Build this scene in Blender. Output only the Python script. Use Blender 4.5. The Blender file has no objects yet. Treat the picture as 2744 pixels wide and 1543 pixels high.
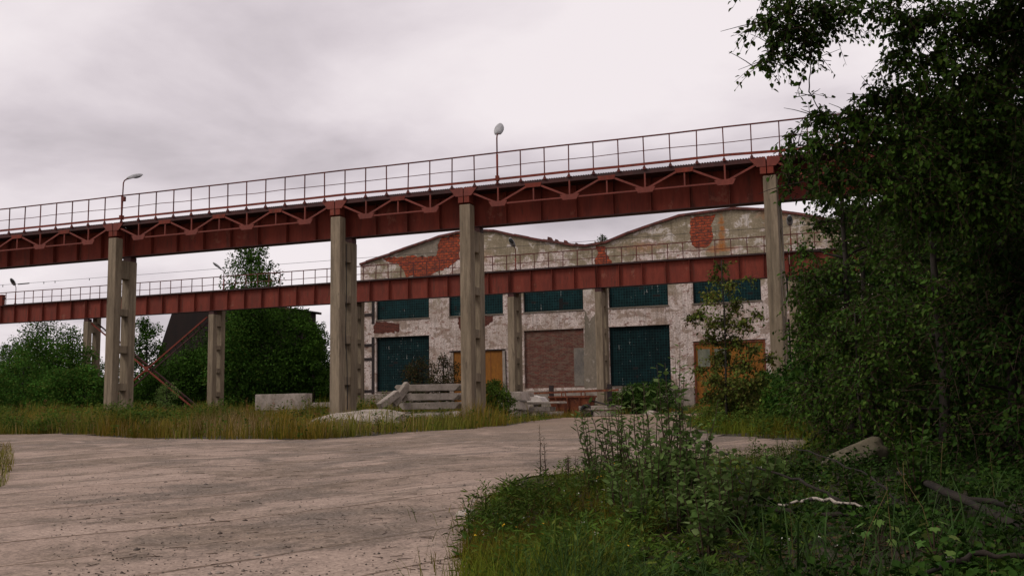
import bpy, math, random
import numpy as np
from mathutils import Vector, Matrix
random.seed(7)
RNG = np.random.default_rng(11)
S = bpy.context.scene
COL = S.collection
R = math.radians

# ------------------------------------------------------------------ camera
F_PX, PITCH, ROLL, YAW = 2722.1, R(6.7475), R(-0.879), R(-21.418)
CAMPOS = np.array([34.514, 0.0, 1.55])
_cy, _sy, _cp, _sp = math.cos(YAW), math.sin(YAW), math.cos(PITCH), math.sin(PITCH)
FW = np.array([_sy * _cp, _cy * _cp, _sp])
_rt = np.array([_cy, -_sy, 0.0])
_up = np.cross(_rt, FW)
RT = _rt * math.cos(ROLL) + _up * math.sin(ROLL)
UP = -_rt * math.sin(ROLL) + _up * math.cos(ROLL)
cam_d = bpy.data.cameras.new('camera')
cam = bpy.data.objects.new('camera', cam_d)
COL.objects.link(cam)
m = Matrix.Identity(4)
for i in range(3):
    m[i][0] = RT[i]; m[i][1] = UP[i]; m[i][2] = -FW[i]; m[i][3] = CAMPOS[i]
cam.matrix_world = m
cam_d.sensor_fit = 'HORIZONTAL'
cam_d.sensor_width = 36.0
cam_d.lens = 36.0 * F_PX / 2744.0
cam_d.clip_start = 0.05
cam_d.clip_end = 3000
S.camera = cam
S.render.resolution_x, S.render.resolution_y = 1024, 575


def at(dx, dy, Y):
    """place on the plane at distance Y (metres) that survey point dx,dy refers to"""
    k = 2744 / 2576
    d = FW * F_PX + RT * (dx * k - 1372) - UP * (dy * k - 771.5)
    t = Y / d[1]
    return Vector((CAMPOS[0] + d[0] * t, Y, CAMPOS[2] + d[2] * t))


# ------------------------------------------------------------------ world
SUN_EL, SUN_AZ = R(42), R(228)      # azimuth measured clockwise from +Y
world = bpy.data.worlds.new('World')
S.world = world
world.use_nodes = True
nt = world.node_tree
nt.nodes.clear()


def N(nt, t, **kw):
    n = nt.nodes.new(t)
    for k, v in kw.items():
        if k.startswith('i_'):
            n.inputs[k[2:].replace('_', ' ')].default_value = v
        else:
            setattr(n, k, v)
    return n


def ramp(nt, stops, fac=None, interp='LINEAR'):
    r = nt.nodes.new('ShaderNodeValToRGB')
    cr = r.color_ramp
    cr.interpolation = interp
    while len(cr.elements) > 1:
        cr.elements.remove(cr.elements[-1])
    for i, (p, c) in enumerate(stops):
        e = cr.elements[0] if i == 0 else cr.elements.new(p)
        e.position = p
        c = (c, c, c) if not hasattr(c, '__len__') else c
        e.color = (*c[:3], 1)
    if fac is not None:
        nt.links.new(fac, r.inputs[0])
    return r


def mixc(nt, fac, a, b, mode='MIX'):
    n = nt.nodes.new('ShaderNodeMix')
    n.data_type = 'RGBA'
    n.blend_type = mode
    for sock, v in ((n.inputs[0], fac), (n.inputs[6], a), (n.inputs[7], b)):
        if hasattr(v, 'links'):
            nt.links.new(v, sock)
        elif hasattr(v, '__len__'):
            sock.default_value = (*v[:3], 1)
        else:
            sock.default_value = v
    return n.outputs[2]


def mth(nt, op, a, b=0.0, c=None, clamp=False):
    n = nt.nodes.new('ShaderNodeMath')
    n.operation = op
    n.use_clamp = clamp
    for i, v in enumerate((a, b, c)):
        if v is None:
            continue
        if hasattr(v, 'links'):
            nt.links.new(v, n.inputs[i])
        else:
            n.inputs[i].default_value = v
    return n.outputs[0]


sky = N(nt, 'ShaderNodeTexSky', sky_type='NISHITA', sun_disc=False, sun_elevation=SUN_EL, sun_rotation=SUN_AZ)
tc = N(nt, 'ShaderNodeTexCoord')
sep = N(nt, 'ShaderNodeSeparateXYZ')
nt.links.new(tc.outputs['Generated'], sep.inputs[0])
zz = mth(nt, 'ADD', mth(nt, 'MAXIMUM', sep.outputs[2], 0.0), 0.22)
cmb = N(nt, 'ShaderNodeCombineXYZ')
nt.links.new(mth(nt, 'DIVIDE', sep.outputs[0], zz), cmb.inputs[0])
nt.links.new(mth(nt, 'DIVIDE', sep.outputs[1], zz), cmb.inputs[1])
cmb.inputs[2].default_value = 8.1
n1 = N(nt, 'ShaderNodeTexNoise', i_Scale=1.5, i_Detail=8.0, i_Roughness=0.52, i_Distortion=0.25)
nt.links.new(cmb.outputs[0], n1.inputs['Vector'])
cloud = ramp(nt, [(0.31, (0.47, 0.42, 0.445)), (0.43, (0.63, 0.565, 0.595)), (0.52, (0.745, 0.675, 0.70)), (0.64, (0.84, 0.77, 0.785))], n1.outputs[0])
sc_ = N(nt, 'ShaderNodeVectorMath', operation='SCALE')
nt.links.new(cloud.outputs[0], sc_.inputs[0])
sc_.inputs['Scale'].default_value = 10.0
skymix = mixc(nt, 0.96, sky.outputs[0], sc_.outputs[0])
bg = N(nt, 'ShaderNodeBackground')
bg.inputs[1].default_value = 0.1
nt.links.new(skymix, bg.inputs[0])
wo = N(nt, 'ShaderNodeOutputWorld')
nt.links.new(bg.outputs[0], wo.inputs[0])

sun_d = bpy.data.lights.new('sun', 'SUN')
sun_d.energy = 1.3
sun_d.angle = R(20)
sun_d.color = (1.0, 0.95, 0.88)
sun = bpy.data.objects.new('sun', sun_d)
COL.objects.link(sun)
sdir = Vector((math.sin(SUN_AZ) * math.cos(SUN_EL), math.cos(SUN_AZ) * math.cos(SUN_EL), math.sin(SUN_EL)))
sun.rotation_euler = (-sdir).to_track_quat('-Z', 'Y').to_euler()
sun.location = (0, -20, 40)

S.view_settings.view_transform = 'Standard'
S.view_settings.look = 'None'
S.view_settings.exposure = 0.13
S.view_settings.gamma = 1.0
S.render.engine = 'CYCLES'
S.cycles.max_bounces = 6
S.cycles.diffuse_bounces = 3
S.cycles.glossy_bounces = 2
S.cycles.use_denoising = True
S.cycles.use_adaptive_sampling = True

# ------------------------------------------------------------------ materials
MATS = {}


def mat(name, fn):
    if name in MATS:
        return MATS[name]
    m = bpy.data.materials.new(name)
    m.use_nodes = True
    nt = m.node_tree
    b = nt.nodes['Principled BSDF']
    b.inputs['Specular IOR Level'].default_value = 0.25
    fn(nt, b)
    MATS[name] = m
    return m


def coords(nt, scale=(1, 1, 1), rot=(0, 0, 0), obj=False):
    if obj:
        t = N(nt, 'ShaderNodeTexCoord').outputs['Object']
    else:
        t = N(nt, 'ShaderNodeNewGeometry').outputs['Position']
    mp = N(nt, 'ShaderNodeMapping')
    mp.inputs['Scale'].default_value = scale
    mp.inputs['Rotation'].default_value = rot
    nt.links.new(t, mp.inputs[0])
    return mp.outputs[0]


def noise(nt, vec, scale, detail=4, rough=0.55, dist=0.0):
    n = N(nt, 'ShaderNodeTexNoise', i_Scale=scale, i_Detail=float(detail), i_Roughness=rough, i_Distortion=dist)
    nt.links.new(vec, n.inputs['Vector'])
    return n.outputs[0]


def bump(nt, b, h, strength=0.4, dist=0.02):
    n = N(nt, 'ShaderNodeBump')
    n.inputs['Strength'].default_value = strength
    n.inputs['Distance'].default_value = dist
    nt.links.new(h, n.inputs['Height'])
    nt.links.new(n.outputs[0], b.inputs['Normal'])


def weathered(c1, c2, c3=None, s1=1.2, s2=9.0, rough=0.85, bs=0.3, stretch=(1, 1, 0.45), lo=0.42, hi=0.62):
    def fn(nt, b):
        v = coords(nt, stretch)
        a = noise(nt, v, s1, 6, 0.6)
        col = mixc(nt, ramp(nt, [(lo, 0), (hi, 1)], a).outputs[0], c1, c2)
        f = noise(nt, v, s2, 6, 0.65)
        col = mixc(nt, 0.6, col, ramp(nt, [(0.3, 0.45), (0.7, 1.0)], f).outputs[0], 'MULTIPLY')
        if c3:
            g = noise(nt, v, s1 * 2.7, 7, 0.7)
            col = mixc(nt, ramp(nt, [(0.58, 0), (0.66, 1)], g).outputs[0], col, c3)
        nt.links.new(col, b.inputs['Base Color'])
        b.inputs['Roughness'].default_value = rough
        bump(nt, b, f, bs, 0.02)
    return fn


def col_fn(nt, b):
    weathered((0.30, 0.235, 0.16), (0.205, 0.158, 0.105), (0.125, 0.095, 0.065), 0.8, 7, stretch=(1.6, 1.6, 0.3))(nt, b)
    col = b.inputs['Base Color'].links[0].from_socket
    sp = N(nt, 'ShaderNodeSeparateXYZ')
    v = coords(nt)
    nt.links.new(v, sp.inputs[0])
    n_ = noise(nt, coords(nt, (2, 2, .7)), 1.6, 7, .7)
    f = mth(nt, 'ADD', mth(nt, 'MULTIPLY_ADD', sp.outputs[2], -0.45, 1.25), mth(nt, 'MULTIPLY_ADD', n_, 4.0, -2.4), clamp=True)
    col = mixc(nt, mth(nt, 'MULTIPLY', f, .7), col, (0.15, 0.075, 0.045))
    stv = noise(nt, coords(nt, (5, 5, .25)), 1.5, 5, .7)
    col = mixc(nt, .6, col, ramp(nt, [(.40, .5), (.52, 1)], stv).outputs[0], 'MULTIPLY')
    nt.links.new(col, b.inputs['Base Color'])


M_CONC = mat('column_concrete', col_fn)
M_CONC2 = mat('debris_concrete', weathered((0.42, 0.355, 0.30), (0.28, 0.235, 0.19), (0.15, 0.135, 0.085), 1.6, 12, stretch=(1, 1, 1)))
def red_fn(nt, b):
    weathered((0.215, 0.040, 0.023), (0.160, 0.031, 0.019), (0.10, 0.026, 0.015), 0.8, 5, 0.8, 0.15, (1.5, 1, .3))(nt, b)
    col = b.inputs['Base Color'].links[0].from_socket
    stv = noise(nt, coords(nt, (3.5, 3.5, .35)), 1.3, 6, .72)
    col = mixc(nt, ramp(nt, [(.54, 0), (.64, .75)], stv).outputs[0], col, (0.085, 0.028, 0.018))
    pt = noise(nt, coords(nt, (1, 1, .8)), 1.1, 8, .75)
    col = mixc(nt, ramp(nt, [(.60, 0), (.64, .6)], pt).outputs[0], col, (0.23, 0.085, 0.055))
    nt.links.new(col, b.inputs['Base Color'])


M_RED = mat('oxide_red_paint', red_fn)
M_RED2 = mat('oxide_red_light', weathered((0.20, 0.042, 0.027), (0.155, 0.034, 0.022), None, 1.5, 9, 0.6, 0.1))
M_REDD = mat('dark_oxide_steel', weathered((0.075, 0.025, 0.022), (0.045, 0.02, 0.018), None, 1.5, 8, 0.7, 0.1))
M_RUST = mat('rusty_steel', weathered((0.22, 0.065, 0.028), (0.11, 0.035, 0.02), (0.30, 0.12, 0.045), 2.2, 14, 0.8, 0.4, (1, 1, 0.6)))
M_DARKS = mat('dark_steel', weathered((0.035, 0.022, 0.02), (0.02, 0.014, 0.014), None, 2, 9, 0.7, 0.1))
M_RAIL = mat('railing_paint', weathered((0.13, 0.028, 0.022), (0.08, 0.022, 0.02), None, 2, 9, 0.7, 0.1))
M_LAMP = mat('lamp_grey_enamel', weathered((0.42, 0.42, 0.42), (0.30, 0.30, 0.30), None, 6, 20, 0.5, 0.05))
M_GLASSD = mat('lamp_glass', weathered((0.12, 0.13, 0.13), (0.07, 0.08, 0.08), None, 8, 20, 0.2, 0.02))
M_WIRE = mat('cable_black', weathered((0.03, 0.03, 0.03), (0.02, 0.02, 0.02), None, 3, 9, 0.6, 0.05))
M_RUBBER = mat('black_rubber', weathered((0.02, 0.02, 0.02), (0.012, 0.012, 0.012), None, 3, 9, 0.6, 0.1))


def wall_fn(nt, b):
    v = coords(nt, (1, 1, 1), obj=True)
    sx = N(nt, 'ShaderNodeSeparateXYZ')
    nt.links.new(v, sx.inputs[0])
    big = noise(nt, v, 0.38, 8, 0.66, 0.3)
    med = noise(nt, coords(nt, (0.8, 1, 1.15), obj=True), 1.0, 10, 0.68, 0.35)
    med2 = noise(nt, coords(nt, (0.85, 1, 1.15), obj=True), 1.3, 10, 0.72, 0.5)
    fine = noise(nt, v, 9.0, 7, 0.7)
    hz = noise(nt, coords(nt, (0.9, 1, 2.0), obj=True), 2.0, 10, 0.78)
    run = noise(nt, coords(nt, (3.2, 1, 0.22), obj=True), 1.5, 6, 0.7)
    # lime wash: bright, greyed where thin, brick-red where worn off
    white = mixc(nt, ramp(nt, [(0.40, 0), (0.60, 1)], fine).outputs[0], (0.54, 0.435, 0.38), (0.76, 0.655, 0.60))
    white = mixc(nt, ramp(nt, [(0.525, 0), (0.54, .85)], med).outputs[0], white, (0.34, 0.255, 0.20))
    white = mixc(nt, ramp(nt, [(0.545, 0), (0.575, .85)], hz).outputs[0], white, (0.25, 0.12, 0.09))
    cem = mixc(nt, ramp(nt, [(0.40, 0), (0.60, 1)], med2).outputs[0], (0.25, 0.205, 0.135), (0.36, 0.295, 0.205))
    cem = mixc(nt, ramp(nt, [(0.55, 0), (0.57, .85)], med2).outputs[0], cem, (0.62, 0.55, 0.49))
    cem = mixc(nt, ramp(nt, [(0.59, 0), (0.61, .7)], hz).outputs[0], cem, (0.50, 0.44, 0.39))
    zf = mth(nt, 'MULTIPLY_ADD', sx.outputs[2], 0.30, -3.05)
    xr = mth(nt, 'MULTIPLY_ADD', sx.outputs[0], 0.03, -0.30)
    zf = mth(nt, 'ADD', mth(nt, 'ADD', zf, xr), mth(nt, 'MULTIPLY_ADD', big, 16.0, -7.6), clamp=True)
    gate = mth(nt, 'MULTIPLY_ADD', sx.outputs[2], 0.7, -6.2, clamp=True)
    zf = mth(nt, 'MULTIPLY', zf, gate)
    col = mixc(nt, zf, white, cem)
    # bands where the wash has gone brown between the window rows
    mid = mth(nt, 'MULTIPLY', ramp(nt, [(0.50, 0), (0.54, 1)], big).outputs[0], mth(nt, 'SUBTRACT', 1.0, gate))
    col = mixc(nt, mth(nt, 'MULTIPLY', mid, 0.4), col, (0.36, 0.27, 0.205))
    lowf = mth(nt, 'MULTIPLY_ADD', sx.outputs[2], -0.55, 1.55)
    lowf = mth(nt, 'ADD', lowf, mth(nt, 'MULTIPLY_ADD', med, 5.0, -2.7), clamp=True)
    col = mixc(nt, mth(nt, 'MULTIPLY', lowf, 0.8), col, (0.17, 0.125, 0.085))
    for (x0, z0, rx, rz, s_) in ((22.4, 14.0, 0.30, 2.2, .95), (22.2, 12.6, 1.3, .45, .8), (16.6, 13.1, 2.2, .5, .5), (26.0, 14.6, 1.4, 1.0, .5), (19.5, 11.6, 2.4, .5, .4), (20.5, 10.9, .8, .5, .6), (3.7, 13.3, 1.5, .8, .25)):
        dx = mth(nt, 'DIVIDE', mth(nt, 'SUBTRACT', sx.outputs[0], x0), rx)
        dz = mth(nt, 'DIVIDE', mth(nt, 'SUBTRACT', sx.outputs[2], z0), rz)
        d = mth(nt, 'ADD', mth(nt, 'MULTIPLY', dx, dx), mth(nt, 'MULTIPLY', dz, dz))
        d = mth(nt, 'ADD', mth(nt, 'SUBTRACT', 1.0, d), mth(nt, 'MULTIPLY_ADD', med2, 6, -3.2), clamp=True)
        col = mixc(nt, mth(nt, 'MULTIPLY', d, s_), col, (0.36, 0.13, 0.03))
    col = mixc(nt, 0.6, col, ramp(nt, [(0.32, 0.5), (0.62, 1.05)], fine).outputs[0], 'MULTIPLY')
    col = mixc(nt, 0.55, col, ramp(nt, [(0.36, 0.45), (0.52, 1.0)], run).outputs[0], 'MULTIPLY')
    nt.links.new(col, b.inputs['Base Color'])
    b.inputs['Roughness'].default_value = 0.95
    b.inputs['Specular IOR Level'].default_value = 0.1
    bump(nt, b, mth(nt, 'ADD', mth(nt, 'ADD', med, hz), fine), 0.6, 0.03)


M_WALL = mat('peeling_plaster', wall_fn)
M_CEMR = mat('cement_render', weathered((0.25, 0.205, 0.155), (0.19, 0.16, 0.12), (0.36, 0.31, 0.26), 0.8, 8, stretch=(1, 1, .7)))
M_CEMG = mat('grey_render', weathered((0.23, 0.20, 0.165), (0.17, 0.15, 0.13), None, 1.2, 8, stretch=(1, 1, .7)))
M_INT = mat('dark_interior', weathered((0.012, 0.012, 0.012), (0.008, 0.008, 0.008), None))  # near-black colour stands in for unlit space behind gaps and windows


def brick_fn(c1, c2, mortar, dark, bw=0.25, bh=0.075, ms=0.012, splotch=0.5):
    def fn(nt, b):
        t = N(nt, 'ShaderNodeTexCoord').outputs['Object']
        s = N(nt, 'ShaderNodeSeparateXYZ')
        nt.links.new(t, s.inputs[0])
        c = N(nt, 'ShaderNodeCombineXYZ')
        nt.links.new(s.outputs[0], c.inputs[0])
        nt.links.new(s.outputs[2], c.inputs[1])
        br = N(nt, 'ShaderNodeTexBrick')
        br.inputs['Scale'].default_value = 1.0
        br.inputs['Brick Width'].default_value = bw
        br.inputs['Row Height'].default_value = bh
        br.inputs['Mortar Size'].default_value = ms
        br.inputs['Color1'].default_value = (*c1, 1)
        br.inputs['Color2'].default_value = (*c2, 1)
        br.inputs['Mortar'].default_value = (*mortar, 1)
        nt.links.new(c.outputs[0], br.inputs['Vector'])
        v = coords(nt, (1, 1, 2.2), obj=True)
        n1_ = noise(nt, v, 2.6, 8, 0.75)
        col = mixc(nt, ramp(nt, [(0.50, 0), (0.54, splotch)], n1_).outputs[0], br.outputs[0], dark)
        n2_ = noise(nt, v, 1.1, 6, 0.7)
        col = mixc(nt, 0.7, col, ramp(nt, [(0.3, 0.5), (0.65, 1.0)], n2_).outputs[0], 'MULTIPLY')
        nt.links.new(col, b.inputs['Base Color'])
        b.inputs['Roughness'].default_value = 0.9
        bump(nt, b, br.outputs['Fac'], -0.5, 0.02)
    return fn


M_BRO = mat('orange_brick', brick_fn((0.50, 0.088, 0.030), (0.33, 0.060, 0.026), (0.17, 0.055, 0.03), (0.11, 0.035, 0.025), 0.42, 0.20, 0.035, 0.9))
M_BRB = mat('brown_brick', brick_fn((0.17, 0.045, 0.032), (0.10, 0.036, 0.028), (0.15, 0.105, 0.075), (0.20, 0.145, 0.105), 0.42, 0.11, 0.016, 0.5))
M_BRS = mat('sooty_brick', brick_fn((0.20, 0.055, 0.035), (0.15, 0.045, 0.03), (0.07, 0.03, 0.022), (0.06, 0.022, 0.018), 0.4, 0.11, 0.022, 0.5))


def gb_fn(nt, b, dim=1.0):
    t = N(nt, 'ShaderNodeTexCoord').outputs['Object']
    s = N(nt, 'ShaderNodeSeparateXYZ')
    nt.links.new(t, s.inputs[0])
    c = N(nt, 'ShaderNodeCombineXYZ')
    nt.links.new(s.outputs[0], c.inputs[0])
    nt.links.new(s.outputs[2], c.inputs[1])
    br = N(nt, 'ShaderNodeTexBrick')
    br.offset = 0.0
    for k, v in (('Scale', 1.0), ('Brick Width', 0.2), ('Row Height', 0.2), ('Mortar Size', 0.016), ('Mortar Smooth', 0.2)):
        br.inputs[k].default_value = v
    br.inputs['Color1'].default_value = (0.002, 0.012, 0.014, 1)
    br.inputs['Color2'].default_value = (0.004, 0.026, 0.028, 1)
    br.inputs['Mortar'].default_value = (0.014, 0.060, 0.062, 1)
    nt.links.new(c.outputs[0], br.inputs['Vector'])
    v = coords(nt, (1, 1, 1), obj=True)
    nn = noise(nt, v, 1.3, 6, 0.7)
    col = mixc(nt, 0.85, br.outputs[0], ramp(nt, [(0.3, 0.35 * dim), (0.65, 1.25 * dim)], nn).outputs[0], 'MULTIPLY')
    ws = coords(nt, (2.3, 1, 0.5), obj=True)
    w = noise(nt, ws, 2.4, 4, 0.7)
    onm = mth(nt, 'MULTIPLY', ramp(nt, [(0.63, 0), (0.66, 1)], w).outputs[0], br.outputs['Fac'])
    col = mixc(nt, onm, col, (0.33, 0.34, 0.32))
    nt.links.new(col, b.inputs['Base Color'])
    b.inputs['Roughness'].default_value = 0.6
    b.inputs['Specular IOR Level'].default_value = 0.1
    bump(nt, b, br.outputs['Fac'], -0.6, 0.02)


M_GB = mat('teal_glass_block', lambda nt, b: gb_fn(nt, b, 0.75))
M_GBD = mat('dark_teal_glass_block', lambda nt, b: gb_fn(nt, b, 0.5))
M_OCH = mat('ochre_door_paint', weathered((0.31, 0.118, 0.012), (0.25, 0.092, 0.01), (0.17, 0.06, 0.01), 0.8, 8, 0.6, 0.1))
M_PANE = mat('dusty_pane', weathered((0.20, 0.20, 0.14), (0.13, 0.14, 0.10), None, 2.5, 9, 0.3, 0.05))
M_ROOF = mat('roof_felt', weathered((0.10, 0.05, 0.045), (0.06, 0.035, 0.03), None, 1.5, 8))
M_TRIM = mat('parapet_brick_coping', weathered((0.16, 0.05, 0.04), (0.08, 0.035, 0.03), (0.24, 0.15, 0.11), 2.6, 12, stretch=(1, 1, 1)))
M_BROWNB = mat('dark_brown_cladding', weathered((0.016, 0.008, 0.006), (0.010, 0.006, 0.005), None, 0.8, 8))


def yard_fn(nt, b):
    v = coords(nt)
    ang = R(31.3)
    vr = coords(nt, (1, 1, 1), (0, 0, ang))           # y runs along the slabs
    s = N(nt, 'ShaderNodeSeparateXYZ')
    nt.links.new(vr, s.inputs[0])
    sv = N(nt, 'ShaderNodeSeparateXYZ')
    nt.links.new(v, sv.inputs[0])
    warp = noise(nt, v, 0.8, 4)
    cx = N(nt, 'ShaderNodeCombineXYZ')
    nt.links.new(s.outputs[1], cx.inputs[0])
    nt.links.new(mth(nt, 'ADD', s.outputs[0], mth(nt, 'MULTIPLY', warp, 0.35)), cx.inputs[1])
    br = N(nt, 'ShaderNodeTexBrick')
    br.offset = 0.5
    for k, x in (('Scale', 1.0), ('Brick Width', 37.0), ('Row Height', 1.2), ('Mortar Size', 0.045), ('Mortar Smooth', 1.0), ('Bias', 0.0)):
        br.inputs[k].default_value = x
    br.inputs['Color1'].default_value = (0.50, 0.405, 0.345, 1)
    br.inputs['Color2'].default_value = (0.43, 0.345, 0.29, 1)
    br.inputs['Mortar'].default_value = (0.25, 0.19, 0.15, 1)
    nt.links.new(cx.outputs[0], br.inputs['Vector'])
    # silt and gravel lying over the slabs
    vm = N(nt, 'ShaderNodeMapping')
    vm.inputs['Scale'].default_value = (0.85, 0.62, 1)
    nt.links.new(vr, vm.inputs[0])
    vst = vm.outputs[0]
    silt = noise(nt, vst, 0.75, 9, 0.70, 0.6)
    fine = noise(nt, v, 26, 6, 0.75)
    spk = noise(nt, v, 60, 3, 0.8)
    med = noise(nt, v, 3.5, 7, 0.7)
    gravel = mixc(nt, ramp(nt, [(0.35, 0), (0.65, 1)], fine).outputs[0], (0.15, 0.130, 0.112), (0.28, 0.242, 0.208))
    dist = mth(nt, 'MULTIPLY_ADD', sv.outputs[1], 0.05, -0.70)
    sf = mth(nt, 'ADD', mth(nt, 'MULTIPLY_ADD', silt, 9.0, -4.5), dist)
    sf = mth(nt, 'ADD', sf, 0.50, clamp=True)
    sand = mixc(nt, ramp(nt, [(0.42, 0), (0.6, 1)], med).outputs[0], (0.24, 0.195, 0.155), (0.33, 0.268, 0.215))
    loose = mixc(nt, ramp(nt, [(0.40, 0), (0.58, 1)], noise(nt, vst, 0.9, 6, 0.6)).outputs[0], gravel, sand)
    col = mixc(nt, mth(nt, 'MULTIPLY', sf, 0.88), br.outputs[0], loose)
    wornj = mth(nt, 'MULTIPLY', mth(nt, 'MULTIPLY', br.outputs['Fac'], ramp(nt, [(0.42, 0), (0.5, 1)], noise(nt, v, 0.9, 5, 0.7)).outputs[0]), 0.6)
    col = mixc(nt, wornj, col, (0.16, 0.12, 0.09))
    col = mixc(nt, 0.9, col, ramp(nt, [(0.34, 0.45), (0.60, 1.12)], fine).outputs[0], 'MULTIPLY')
    col = mixc(nt, 0.6, col, ramp(nt, [(0.30, 0.6), (0.62, 1.05)], med).outputs[0], 'MULTIPLY')
    col = mixc(nt, ramp(nt, [(0.66, 0), (0.72, 0.8)], spk).outputs[0], col, (0.10, 0.075, 0.06))
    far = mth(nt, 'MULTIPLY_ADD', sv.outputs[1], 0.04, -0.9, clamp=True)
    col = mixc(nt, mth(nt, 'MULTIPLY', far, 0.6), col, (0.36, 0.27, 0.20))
    col = mixc(nt, 1.0, col, (0.90, 0.84, 0.79), 'MULTIPLY')
    nt.links.new(col, b.inputs['Base Color'])
    b.inputs['Roughness'].default_value = 0.95
    b.inputs['Specular IOR Level'].default_value = 0.1
    bump(nt, b, mth(nt, 'ADD', mth(nt, 'ADD', fine, spk), mth(nt, 'MULTIPLY', br.outputs['Fac'], -1.5)), 0.5, 0.02)


M_YARD = mat('worn_slab_yard', yard_fn)
M_SOIL = mat('soil', weathered((0.045, 0.034, 0.02), (0.03, 0.028, 0.014), (0.075, 0.056, 0.036), 0.9, 14, stretch=(1, 1, 1)))


def leaf_mat(name, cols, rough=0.55, spec=0.3, trans=0.0, ns=0.9, alt=None, alts=0.25):
    spec = spec * 0.2; trans = trans * 1.3; rough = min(.9, rough + .2)
    def fn(nt, b):
        g = N(nt, 'ShaderNodeNewGeometry')
        r = ramp(nt, [(i / max(1, len(cols) - 1), c) for i, c in enumerate(cols)], g.outputs['Random Per Island'])
        v = coords(nt)
        n = noise(nt, v, ns, 4, 0.6)
        col = mixc(nt, 0.8, r.outputs[0], ramp(nt, [(0.34, 0.35), (0.64, 1.45)], n).outputs[0], 'MULTIPLY')
        nt.links.new(col, b.inputs['Base Color'])
        if alt:
            big = noise(nt, v, alts, 4, 0.6)
            altc = mixc(nt, 1.0, col, alt, 'MULTIPLY')
            col = mixc(nt, ramp(nt, [(0.44, 0), (0.58, 1)], big).outputs[0], col, altc)
            nt.links.new(col, b.inputs['Base Color'])
        b.inputs['Roughness'].default_value = rough
        b.inputs['Specular IOR Level'].default_value = spec
        if trans:
            out = nt.nodes['Material Output']
            tr = N(nt, 'ShaderNodeBsdfTranslucent')
            nt.links.new(col, tr.inputs[0])
            mx = N(nt, 'ShaderNodeMixShader')
            mx.inputs[0].default_value = trans
            nt.links.new(b.outputs[0], mx.inputs[1])
            nt.links.new(tr.outputs[0], mx.inputs[2])
            nt.links.new(mx.outputs[0], out.inputs[0])
    return mat(name, fn)


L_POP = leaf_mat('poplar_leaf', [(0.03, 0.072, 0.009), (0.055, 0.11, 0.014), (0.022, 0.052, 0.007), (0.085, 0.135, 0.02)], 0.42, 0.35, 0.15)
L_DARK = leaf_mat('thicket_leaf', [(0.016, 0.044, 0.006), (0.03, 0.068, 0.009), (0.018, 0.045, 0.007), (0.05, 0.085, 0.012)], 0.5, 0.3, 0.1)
L_FAR = leaf_mat('far_leaf', [(0.028, 0.072, 0.009), (0.05, 0.105, 0.013), (0.018, 0.048, 0.007)], 0.6, 0.2, 0.12, 0.35)
L_FARG = leaf_mat('far_bush_leaf', [(0.038, 0.105, 0.015), (0.06, 0.14, 0.019), (0.028, 0.078, 0.012), (0.095, 0.125, 0.022)], 0.6, 0.2, 0.15, 0.5)
L_ALD = leaf_mat('alder_leaf', [(0.085, 0.135, 0.024), (0.125, 0.17, 0.03), (0.15, 0.125, 0.03), (0.055, 0.095, 0.018)], 0.55, 0.25, 0.15)
L_AUT = leaf_mat('autumn_leaf', [(0.035, 0.05, 0.02), (0.05, 0.06, 0.022), (0.10, 0.055, 0.025), (0.03, 0.04, 0.016)], 0.55, 0.25, 0.1)
L_SAP = leaf_mat('sapling_leaf', [(0.095, 0.165, 0.038), (0.145, 0.215, 0.06), (0.065, 0.12, 0.026), (0.21, 0.27, 0.1)], 0.45, 0.4, 0.25)
L_WEED = leaf_mat('weed_leaf', [(0.055, 0.105, 0.014), (0.085, 0.14, 0.019), (0.035, 0.07, 0.011), (0.125, 0.155, 0.026)], 0.55, 0.3, 0.2)
L_GRASS = leaf_mat('green_grass', [(0.105, 0.155, 0.014), (0.145, 0.19, 0.02), (0.07, 0.105, 0.011), (0.21, 0.2, 0.036)], 0.6, 0.25, 0.25, 0.9, (1.1, .7, .7), .5)
L_FIELD = leaf_mat('field_grass', [(0.145, 0.16, 0.026), (0.2, 0.19, 0.038), (0.1, 0.125, 0.018), (0.27, 0.22, 0.06)], 0.7, 0.15, 0.25, 0.35, (1.2, .88, .75), .3)
L_STRAW = leaf_mat('straw', [(0.31, 0.225, 0.10), (0.24, 0.165, 0.07), (0.37, 0.28, 0.15)], 0.7, 0.15, 0.2, 0.5)
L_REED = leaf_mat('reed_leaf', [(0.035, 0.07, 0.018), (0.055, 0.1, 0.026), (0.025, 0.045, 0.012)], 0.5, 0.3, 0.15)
L_YEL = leaf_mat('yellow_flower', [(0.65, 0.40, 0.03), (0.5, 0.28, 0.02)], 0.6, 0.2)
L_WHT = leaf_mat('white_flower', [(0.6, 0.58, 0.5), (0.45, 0.42, 0.36)], 0.6, 0.2)
L_MAP = leaf_mat('maple_leaf', [(0.07, 0.14, 0.03), (0.10, 0.18, 0.04), (0.16, 0.17, 0.05)], 0.5, 0.3, 0.2)
L_LIT = leaf_mat('dead_leaf', [(0.09, 0.055, 0.03), (0.05, 0.03, 0.018), (0.13, 0.09, 0.05)], 0.8, 0.1)
M_BARK = mat('grey_bark', weathered((0.075, 0.062, 0.048), (0.045, 0.037, 0.03), None, 4, 22, 0.9, 0.6))
M_BARKD = mat('dark_bark', weathered((0.035, 0.028, 0.022), (0.022, 0.018, 0.014), None, 4, 22, 0.9, 0.6))
M_TWIG = mat('twig', weathered((0.07, 0.04, 0.025), (0.045, 0.028, 0.018), None, 4, 22, 0.8, 0.2))
M_LOG = mat('dead_wood', weathered((0.035, 0.026, 0.019), (0.018, 0.014, 0.011), None, 3, 20, 0.9, 0.6, (1, 1, 1)))


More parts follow.
